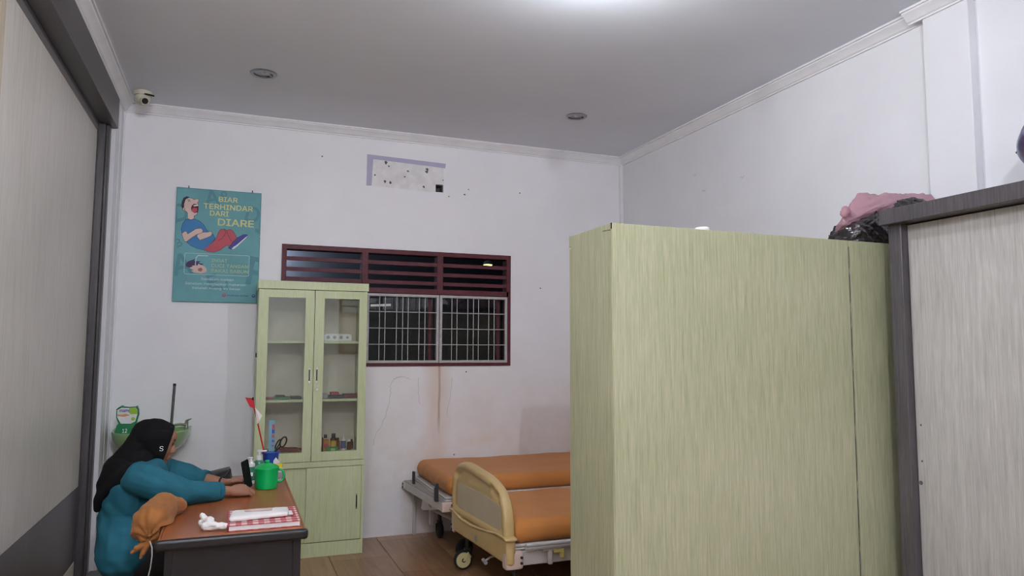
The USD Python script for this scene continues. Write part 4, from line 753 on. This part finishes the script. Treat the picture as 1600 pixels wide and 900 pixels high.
# green cup
cx, cy = .192, 4.165
t = T('lidded_cup', 'bright green plastic cup with lid and handle on the desk', 'cup', (cx, cy, DZ))
part('body', lathe([(.053, .0), (.056, .003), (.060, .108), (.057, .108), (.052, .006)], (cx, cy, DZ + .0005), 40), 'cup_green', t, smooth=40)
lid = part('lid', lathe([(.0625, .103), (.0635, .106), (.062, .113), (.045, .124), (.02, .133), (.012, .135)], (cx, cy, DZ), 40), 'cup_green', t, smooth=40)
part('knob', lathe([(.012, .134), (.010, .139), (.013, .143), (.012, .148), (.004, .150)], (cx, cy, DZ), 24), 'cup_green', lid, smooth=True)
part('handle', tube([(cx + .055, cy, DZ + .095), (cx + .075, cy, DZ + .094), (cx + .088, cy, DZ + .08), (cx + .088, cy, DZ + .05), (cx + .078, cy, DZ + .034), (cx + .056, cy, DZ + .030)], .0065, 10), 'cup_green', t, smooth=True)
# bottles
t = T('spray_bottle', 'slim white and green bottle with nozzle behind the phone', 'bottle', (.113, 4.33, DZ)); c = (.113, 4.33, DZ + .0005)
part('body', lathe([(.022, 0), (.024, .004), (.024, .105), (.019, .115)], c, 24), 'white_plastic', t, smooth=40); part('bottle_label', lathe([(.0243, .02), (.0246, .022), (.0246, .092), (.0243, .094)], c, 24), 'pump_green', t, smooth=40)
part('label_print', bx(.101, .125, 4.3040, 4.3056, DZ + .045, DZ + .065, 0), 'print_white', t); part('nozzle', cat(lathe([(.012, .113), (.012, .128), (.006, .130), (.006, .142)], c, 20), bx(.096, .123, 4.323, 4.337, DZ + .138, DZ + .147, .002)), 'white_plastic', t)
t = T('pump_bottle', 'green hand soap bottle with white pump on the desk', 'bottle', (.158, 4.375, DZ)); c = (.158, 4.375, DZ + .0005)
part('body', lathe([(.028, 0), (.032, .004), (.032, .10), (.026, .115), (.012, .122)], c, 24), 'pump_green', t, smooth=40); part('bottle_label', lathe([(.0323, .03), (.0326, .032), (.0326, .082), (.0323, .084)], c, 24), 'pack_green', t, smooth=40)
part('pump', cat(lathe([(.013, .12), (.016, .122), (.016, .145), (.006, .147), (.006, .165), (.013, .166), (.013, .178), (.006, .18)], c, 20), bx(.158, .198, 4.368, 4.382, DZ + .167, DZ + .176, .003)), 'white_plastic', t)
t = T('glue_bottle', 'white bottle with yellow cap behind the green cup', 'bottle', (.264, 4.33, DZ)); c = (.264, 4.33, DZ + .0005)
part('body', lathe([(.021, 0), (.023, .004), (.023, .072), (.016, .08)], c, 24), 'white_plastic', t, smooth=40); part('cap', lathe([(.019, .078), (.021, .081), (.020, .10), (.014, .103)], c, 20), 'yellow_plastic', t, smooth=40); part('bottle_label', lathe([(.0233, .02), (.0236, .022), (.0236, .055), (.0233, .057)], c, 24), 'pack_grey', t, smooth=40)
# pen holder and what stands in it
hx, hy = .225, 4.475
t = T('pen_holder', 'blue plastic pen holder on the desk holding flag, ruler and scissors', 'pen holder', (hx, hy, DZ))
hol = m3.Manifold.cylinder(.15, .034, .046, 28) - m3.Manifold.cylinder(.15, .031, .043, 28).translate((0, 0, .004)); part('cup', hol.translate((hx, hy, DZ + .0005)), 'blue_plastic', t); part('rim', lathe([(.043, .142), (.052, .143), (.052, .152), (.043, .153)], (hx, hy, DZ), 28), 'blue_plastic', t)
t = T('hand_flag', 'red and white paper flag on a red stick in the pen holder', 'flag', (.19, 4.46, .80)); 
part('stick', tube([(.215, 4.465, .762), (.18, 4.45, .93), (.118, 4.42, 1.19), (.115, 4.42, 1.215)], .0042), 'flag_red', t); part('stick_tip', cyl((.1155, 4.42, 1.205), (.1145, 4.42, 1.222), .005, n=10), 'black_plastic', t)
def sheet(pts, th=.0012): v = np.array(pts, float); q = trimesh.convex.convex_hull(np.vstack([v, v + V(0, th, 0)])); return q
part('cloth', cat(sheet([(.115, 4.418, 1.208), (.072, 4.40, 1.224), (.098, 4.39, 1.172), (.128, 4.415, 1.155)]), sheet([(.072, 4.40, 1.224), (.115, 4.418, 1.208), (.112, 4.41, 1.216)])), 'flag_red', t, label='red half')
part('cloth', sheet([(.127, 4.417, 1.165), (.168, 4.41, 1.118), (.155, 4.405, 1.09), (.141, 4.414, 1.065), (.136, 4.415, 1.13)]), 'flag_white', t, label='white half')
t = T('ruler', 'pale blue plastic ruler standing in the pen holder', 'ruler', (.235, 4.49, .77)); rr_ = bx(-.018, .018, -.0015, .0015, 0, .325, .001); rr_.apply_transform(trimesh.transformations.rotation_matrix(-.02, (0, 1, 0))); rr_.apply_translation((.233, 4.488, .758)); part('blade', rr_, 'ruler_blue', t)
for k in range(5): part('print_mark', bx(.228, .242, 4.4855, 4.4864, .93 + k * .025, .938 + k * .03, 0), 'print_navy' if k % 2 else 'pack_red', t)
t = T('scissors', 'scissors with black loop handles standing in the pen holder', 'scissors', (.25, 4.46, .77))
part('blade', sheet([(.235, 4.47, .762), (.246, 4.465, .92), (.256, 4.465, .91), (.24, 4.47, .762)], .003), 'chrome', t)
def loop(c, ax, az, tilt, r): 
    a = np.linspace(0, 2 * PI, 21); P = [(c[0] + ax * math.cos(q) * math.cos(tilt) - az * math.sin(q) * math.sin(tilt), c[1], c[2] + ax * math.cos(q) * math.sin(tilt) + az * math.sin(q) * math.cos(tilt)) for q in a]; return tube(P, r, 8)
part('handle', cat(loop((.292, 4.46, .957), .016, .030, -.35, .0045), cyl((.25, 4.463, .905), (.278, 4.46, .93), .005, n=8)), 'black_plastic', t); part('handle', cat(loop((.262, 4.468, .945), .007, .028, -.45, .004), cyl((.245, 4.468, .90), (.256, 4.468, .92), .005, n=8)), 'black_plastic', t)
t = T('folded_paper', 'folded white paper standing beside the pen holder', 'paper', (.255, 4.40, DZ)); part('sheet', sheet([(.236, 4.40, DZ + .001), (.272, 4.40, DZ + .001), (.272, 4.40, DZ + .10), (.25, 4.40, DZ + .128), (.236, 4.40, DZ + .11)], .002), 'paper_white', t); part('fold', sheet([(.245, 4.3985, DZ + .09), (.272, 4.3985, DZ + .09), (.272, 4.398, DZ + .10), (.25, 4.398, DZ + .127)], .001), 'tissue_white', t)
# black folder
bp = m3.Manifold.batch_hull([sph(p, .004, 8) for p in ((-.19, 4.40, .757), (.0, 4.40, .757), (-.19, 4.56, .757), (.015, 4.56, .757), (-.03, 4.42, .765), (.0, 4.54, .815), (.008, 4.46, .812), (-.18, 4.5, .785))])
t = T('black_pouch', 'black leather pouch lying at the far side of the desk', 'bag', (-.09, 4.48, DZ)); g = organic(bp, .02, 2); g.vertices[:, 2] = np.maximum(g.vertices[:, 2], DZ + .0005); part('body', g, 'black_plastic', t, smooth=40); part('flap_edge', tube([(-.18, 4.395, .772), (-.03, 4.41, .775), (.006, 4.455, .818)], .004), 'desk_black', t)
# phone
ph = m3.Manifold.batch_hull([sph((x, 0, z), (.007, .0042, .007), 12) for x in (-.030, .030) for z in (-.066, .066)])
Rz = trimesh.transformations.rotation_matrix(math.radians(62), (0, 0, 1)); Ry = trimesh.transformations.rotation_matrix(math.radians(-11), (0, 1, 0))
def phone_pose(m_): q = tm(m_); q.apply_transform(Rz); q.apply_transform(Ry); q.apply_translation((.088, 4.09, .842)); return q
t = T('phone', 'black smartphone held upright in the seated person\'s hands', 'phone', (.088, 4.09, .775)); part('case', phone_pose(ph), 'hijab_black', t); part('screen', phone_pose(bx(-.031, .031, .0036, .0046, -.066, .066, .0004)), 'print_black', t)

# ================================================================ ORANGE BUNDLE
t = T('cloth_bundle', 'knotted orange cloth bundle tucked under the seated person\'s arm at the desk corner', 'bundle', (-.29, 3.52, .66))
bun = [hull((V(-.30, 3.49, .755), .082), (V(-.265, 3.60, .800), .062)), hull((V(-.265, 3.60, .800), .06), (V(-.205, 3.66, .785), .034)), hull((V(-.31, 3.48, .745), .07), (V(-.305, 3.45, .70), .022))]
g = organic(bun, .009, 8); v = g.vertices; K = V(-.303, 3.44, .69); dv = v - K; r_ = np.linalg.norm(dv, axis=1)
ang = np.arctan2(dv[:, 0], dv[:, 2] * .8 + dv[:, 1] * .6); fold = np.sin(ang * 13 + meshkit.noise(v * 18, 2) * 5)
g.vertices = v + g.vertex_normals * (fold * .0085 * np.exp(-r_ / .13) + (meshkit.fbm(v * 22, 3, 4) - .5) * .010)[:, None]
v = np.array(g.vertices); ins = (v[:, 0] > -.264) & (v[:, 1] > DY0 - .016) & (v[:, 2] < DZ + .002); hi_ = v[:, 2] > DZ - .045
v[ins & hi_, 2] = DZ + .002; v[ins & ~hi_, 0] = -.264; g.vertices = v
part('bundle', g, 'orange_cloth', t, smooth=True)
kn = [hull((K, .017), (K + V(0, .01, .018), .020)), hull((K, .014), (K + V(-.045, -.005, -.022), .013)), hull((K + V(-.03, 0, -.014), .014), (K + V(-.062, -.006, -.038), .007)), hull((K, .014), (K + V(-.022, -.008, -.045), .010)), hull((K + V(-.02, 0, -.03), .010), (K + V(-.028, -.01, -.062), .006))]
part('knot', organic(kn, .006, 4, .004, 70, 2), 'orange_cloth', t, smooth=True)
one('white_cord', tube([K + V(.004, -.018, .006), K + V(.014, -.026, -.02), K + V(.016, -.03, -.05), K + V(.012, -.03, -.10), K + V(0, -.03, -.16), K + V(-.01, -.03, -.24), K + V(-.005, -.03, -.40), K + V(0.01, -.02, -.684)], .0028, 8), 'cord_white', 'thin white cord hanging down from the orange bundle', 'cord')

# ================================================================ WOMAN
t = T('person', 'person in black hijab and teal blouse leaning on the desk with a phone', 'person', (-.42, 4.05, 0))
HC = V(-.352, 4.055, 1.025); hs = .90
fd = V(.955, .16, -.25); fd /= np.linalg.norm(fd); ld = np.cross((0, 0, 1), fd); ld /= np.linalg.norm(ld); ud = np.cross(fd, ld)
H = lambda x, y, z: HC + hs * (x * fd + y * ld + z * ud)
def sp(x, y, z, r): return (H(x, y, z), r * hs)
head = [hull(sp(-.025, 0, .03, .090), sp(.02, 0, .03, .078)), hull(sp(.02, 0, .02, .07), sp(.045, .028, -.025, .042), sp(.045, -.028, -.025, .042), sp(.055, 0, -.068, .034)), hull(sp(.055, 0, -.06, .036), sp(.072, 0, -.088, .020)), hull(sp(.06, 0, .05, .045), sp(.055, .02, .045, .04), sp(.055, -.02, .045, .04)),
        hull(sp(.090, 0, .022, .008), sp(.105, 0, -.020, .0125), sp(.092, 0, -.028, .014)), hull(sp(.086, .014, -.054, .010), sp(.094, 0, -.052, .011), sp(.086, -.014, -.054, .010)), hull(sp(.084, .014, -.066, .010), sp(.091, 0, -.066, .010), sp(.084, -.014, -.066, .010)), hull(sp(-.02, .078, -.005, .014), sp(-.025, .08, .02, .016)), hull(sp(-.02, -.078, -.005, .014), sp(-.025, -.08, .02, .016))]
NB = V(-.43, 4.05, .905)
neck = [hull((H(-.03, 0, -.05), .052), (NB, .055))]
RS, RE, RW = V(-.40, 3.885, .880), V(-.19, 3.835, .812), V(.005, 3.945, .786)
LS, LE, LW = V(-.385, 4.225, .880), V(-.17, 4.235, .812), V(-.025, 4.155, .792)
PEL = V(-.44, 4.02, .53)
def arm(S, E, W): return chain([(S, .048), (S + (E - S) * .5, .044), (E, .036)]) + chain([(E, .036), (E + (W - E) * .35, .037), (W, .025)])
def hand(W, d, up_, thumb_side, curl):
    d = d / np.linalg.norm(d); up_ = up_ - d * (up_ @ d); up_ /= np.linalg.norm(up_); side = np.cross(up_, d) * thumb_side
    P = lambda a, s, u: W + d * a + side * s + up_ * u
    out = [hull((P(0, 0, 0), .023), (P(.075, .028, .002), .012), (P(.082, .005, .005), .012), (P(.078, -.02, .003), .012), (P(.07, -.034, 0), .011), (P(.03, .02, -.004), .016), (P(.03, -.018, -.004), .014))]
    for s, l, a0 in ((.029, .068, .074), (.008, .076, .080), (-.014, .070, .077), (-.033, .055, .069)):
        p, ang = P(a0, s, .002), .25 * curl; pts = [(p, .0102)]
        for frac, add in ((.45, .55), (.30, .75), (.25, .5)):
            p = p + l * frac * (d * math.cos(ang) - up_ * math.sin(ang)); pts.append((p, .0092 - .0008 * len(pts))); ang += add * curl
        out += chain(pts, 12)
    out += chain([(P(.02, .022, -.006), .015), (P(.045, .048, -.006), .0118), (P(.072, .054, -.004), .0105), (P(.096, .046, -.004), .009)], 12)
    return out
rh = hand(RW, V(.92, .34, -.06), V(.1, -.35, .93), 1, .85); lh = hand(LW, V(.95, -.12, -.03), V(.05, .45, .9), -1, .9)
HIPR, HIPL = V(-.44, 3.93, .50), V(-.44, 4.14, .50); KNR, KNL = V(-.06, 3.93, .49), V(-.06, 4.16, .49); ANR, ANL = V(-.10, 3.93, .085), V(-.10, 4.16, .085)
torso = [hull((PEL + V(0, -.06, 0), .09), (PEL + V(0, .06, 0), .09), (V(-.46, 4.04, .66), .10)), hull((V(-.46, 4.04, .66), .10), (V(-.43, 3.98, .84), .09), (V(-.43, 4.12, .84), .095)), hull((V(-.43, 3.98, .84), .09), (V(-.43, 4.12, .84), .09), (RS, .05), (LS, .05), (NB, .05))]
legs = chain([(HIPR, .085), (KNR, .055), (ANR, .036)]) + chain([(HIPL, .085), (KNL, .055), (ANL, .036)]) + chain([(ANR + V(-.03, 0, -.04), .034), (ANR + V(.12, 0, -.055), .026)]) + chain([(ANL + V(-.03, 0, -.04), .034), (ANL + V(.12, 0, -.055), .026)])
body = organic(head + neck + torso + arm(RS, RE, RW) + arm(LS, LE, LW) + rh + lh + legs, .007, 6)
part('body', body, 'skin', t, smooth=True, label='brown face and hands')
for s in (-1, 1):
    part('eye', sph(H(.083, s * .030, .018), (.011 * hs, .012 * hs, .007 * hs)), 'eye_dark', t, smooth=True); part('eyebrow', hull(sp(.096, s * .018, .040, .0035), sp(.089, s * .042, .043, .003)), 'eye_dark', t)
part('lips', union([hull(sp(.0975, .012, -.054, .004), sp(.1035, 0, -.053, .005), sp(.0975, -.012, -.054, .004)), hull(sp(.0945, .011, -.065, .004), sp(.100, 0, -.066, .005), sp(.0945, -.011, -.065, .004))]), 'lip', t)
# blouse
def sleeve(S, E, W, k=.86):
    c = E + (W - E) * k; return chain([(S, .078), (S + (E - S) * .5, .074), (E, .060)], 20) + chain([(E, .060), (E + (c - E) * .5, .052), (c, .043)], 20), c
sr, cr = sleeve(RS, RE, RW, .80); sl_, cl = sleeve(LS, LE, LW, .42)
bl = [hull((PEL + V(-.01, -.10, 0), .125), (PEL + V(-.01, .10, 0), .125), (V(-.462, 4.04, .68), .128)), hull((V(-.462, 4.04, .68), .128), (V(-.44, 3.97, .84), .108), (V(-.44, 4.13, .84), .108)), hull((V(-.44, 3.97, .84), .10), (V(-.44, 4.13, .84), .10), (RS + V(.02, .01, .005), .07), (LS + V(.02, -.01, .005), .07), (NB, .06)), hull((RS + V(.03, .0, .012), .068), (V(-.34, 3.97, .90), .06)), hull((LS + V(.03, 0, .012), .068), (V(-.34, 4.13, .90), .06))]
blm = union(bl + sr + sl_)
for E_, W_2, c in ((RE, RW, cr), (LE, LW, cl)):     # clean cuffs
    dn = (W_2 - E_) / np.linalg.norm(W_2 - E_); cut = cyl(c, c + dn * .12, .085, n=20); blm = blm - mf(cut)
g = organic(blm, .012, 8); v = g.vertices
wr_ = np.sin(v[:, 0] * 60 + v[:, 2] * 38 + meshkit.noise(v * 9, 5) * 7) * .0028 + np.where(v[:, 0] < -.36, np.sin(v[:, 2] * 62 + v[:, 0] * 20 + meshkit.noise(v * 6, 8) * 8) * .003 * np.clip((.80 - v[:, 2]) / .1, 0, 1), 0) + (meshkit.fbm(v * 11, 3, 2) - .5) * .014
g.vertices = v + g.vertex_normals * wr_[:, None]; part('blouse', g, 'blouse_teal', t, smooth=True)
for c, E_, W_2, r in ((cr, RE, RW, .043), (cl, LE, LW, .050)):
    dn = (W_2 - E_) / np.linalg.norm(W_2 - E_); part('cuff', cyl(c - dn * .022, c + dn * .001, r + .003, r + .0005, 28), 'blouse_teal', t)
part('trousers', organic(chain([(HIPR, .10), (KNR, .072), (ANR + V(0, 0, .03), .052)]) + chain([(HIPL, .10), (KNL, .072), (ANL + V(0, 0, .03), .052)]), .02, 6, .006, 9), 'trousers_dark', t, smooth=True)
# hijab
hj = [hull(sp(-.03, 0, .030, .104), sp(.028, 0, .040, .088)), hull(sp(-.035, 0, .02, .10), sp(.03, .035, -.03, .062), sp(.03, -.035, -.03, .062), sp(.035, 0, -.09, .045)), hull(sp(.052, .045, .085, .022), sp(.052, -.045, .085, .022), sp(.056, 0, .106, .016), sp(-.02, 0, .045, .094)),
      hull(sp(-.05, 0, 0, .09), (V(-.50, 4.04, .90), .075)), hull(sp(-.03, 0, -.05, .085), (V(-.43, 3.95, .915), .045), (V(-.43, 4.15, .915), .045), (V(-.50, 4.04, .88), .08)),
      hull((V(-.50, 4.04, .90), .085), (V(-.445, 3.90, .90), .052), (V(-.445, 4.2, .90), .052), (V(-.562, 3.96, .80), .030), (V(-.562, 4.13, .80), .030)), hull((V(-.562, 3.96, .80), .030), (V(-.562, 4.13, .80), .030), (V(-.580, 3.97, .735), .018), (V(-.580, 4.10, .735), .018))]
hjm = union(hj)
face_cut = m3.Manifold.batch_hull([sph(H(x, y, z), .038 * hs, 14) for x in (.075, .20) for y, z in ((.018, .035), (-.018, .035), (.026, -.03), (-.026, -.03), (0, -.072))]); n_ = fd - .06 * ud; q0 = H(.064, 0, 0); off_ = float(n_ @ q0); ln_ = float(np.linalg.norm(n_))
hjm = (hjm - face_cut).trim_by_plane(tuple((-n_ / ln_).tolist()), -off_ / ln_)
g = organic(hjm, .010, 5); v = g.vertices
wr_ = np.sin(v[:, 2] * 46 - v[:, 0] * 40 + v[:, 1] * 18 + meshkit.noise(v * 8, 9) * 6) * .0035 + (meshkit.fbm(v * 12, 3, 7) - .5) * .008
keep = np.clip((HC[0] + .03 - v[:, 0]) / .06, .15, 1); g.vertices = v + g.vertex_normals * (wr_ * keep)[:, None]
hp = part('hijab', g, 'hijab_black', t, smooth=True)
# small silver brooch shaped like an S on the near side of the hijab
bq = g.vertices[np.argmin(np.linalg.norm(g.vertices - H(.030, -.098, -.012), axis=1))]
part('brooch', text_on('S', .024, bq[0] - .008, bq[2] - .012, bq[1] - .0005, False, d=.003), 'print_white', hp)
dn = (LW - LE) / np.linalg.norm(LW - LE); part('bracelet', tube([LW - dn * .008 + .031 * (math.cos(q) * np.cross(dn, (0, 0, 1)) + math.sin(q) * V(0, 0, 1)) for q in np.linspace(0, 2 * PI, 25)], .0045, 8), 'black_plastic', t)
# stool under her
t = T('stool', 'plain dark stool under the seated person', 'stool', (-.47, 4.04, 0))
part('seat', bx(-.64, -.30, 3.86, 4.22, .355, .388, .008), 'desk_black', t)
for x in (-.61, -.33):
    for y in (3.89, 4.19): part('leg', cyl((x, y, 0), (x * .98 - .009, y, .356), .014, n=10), 'steel_dark', t)
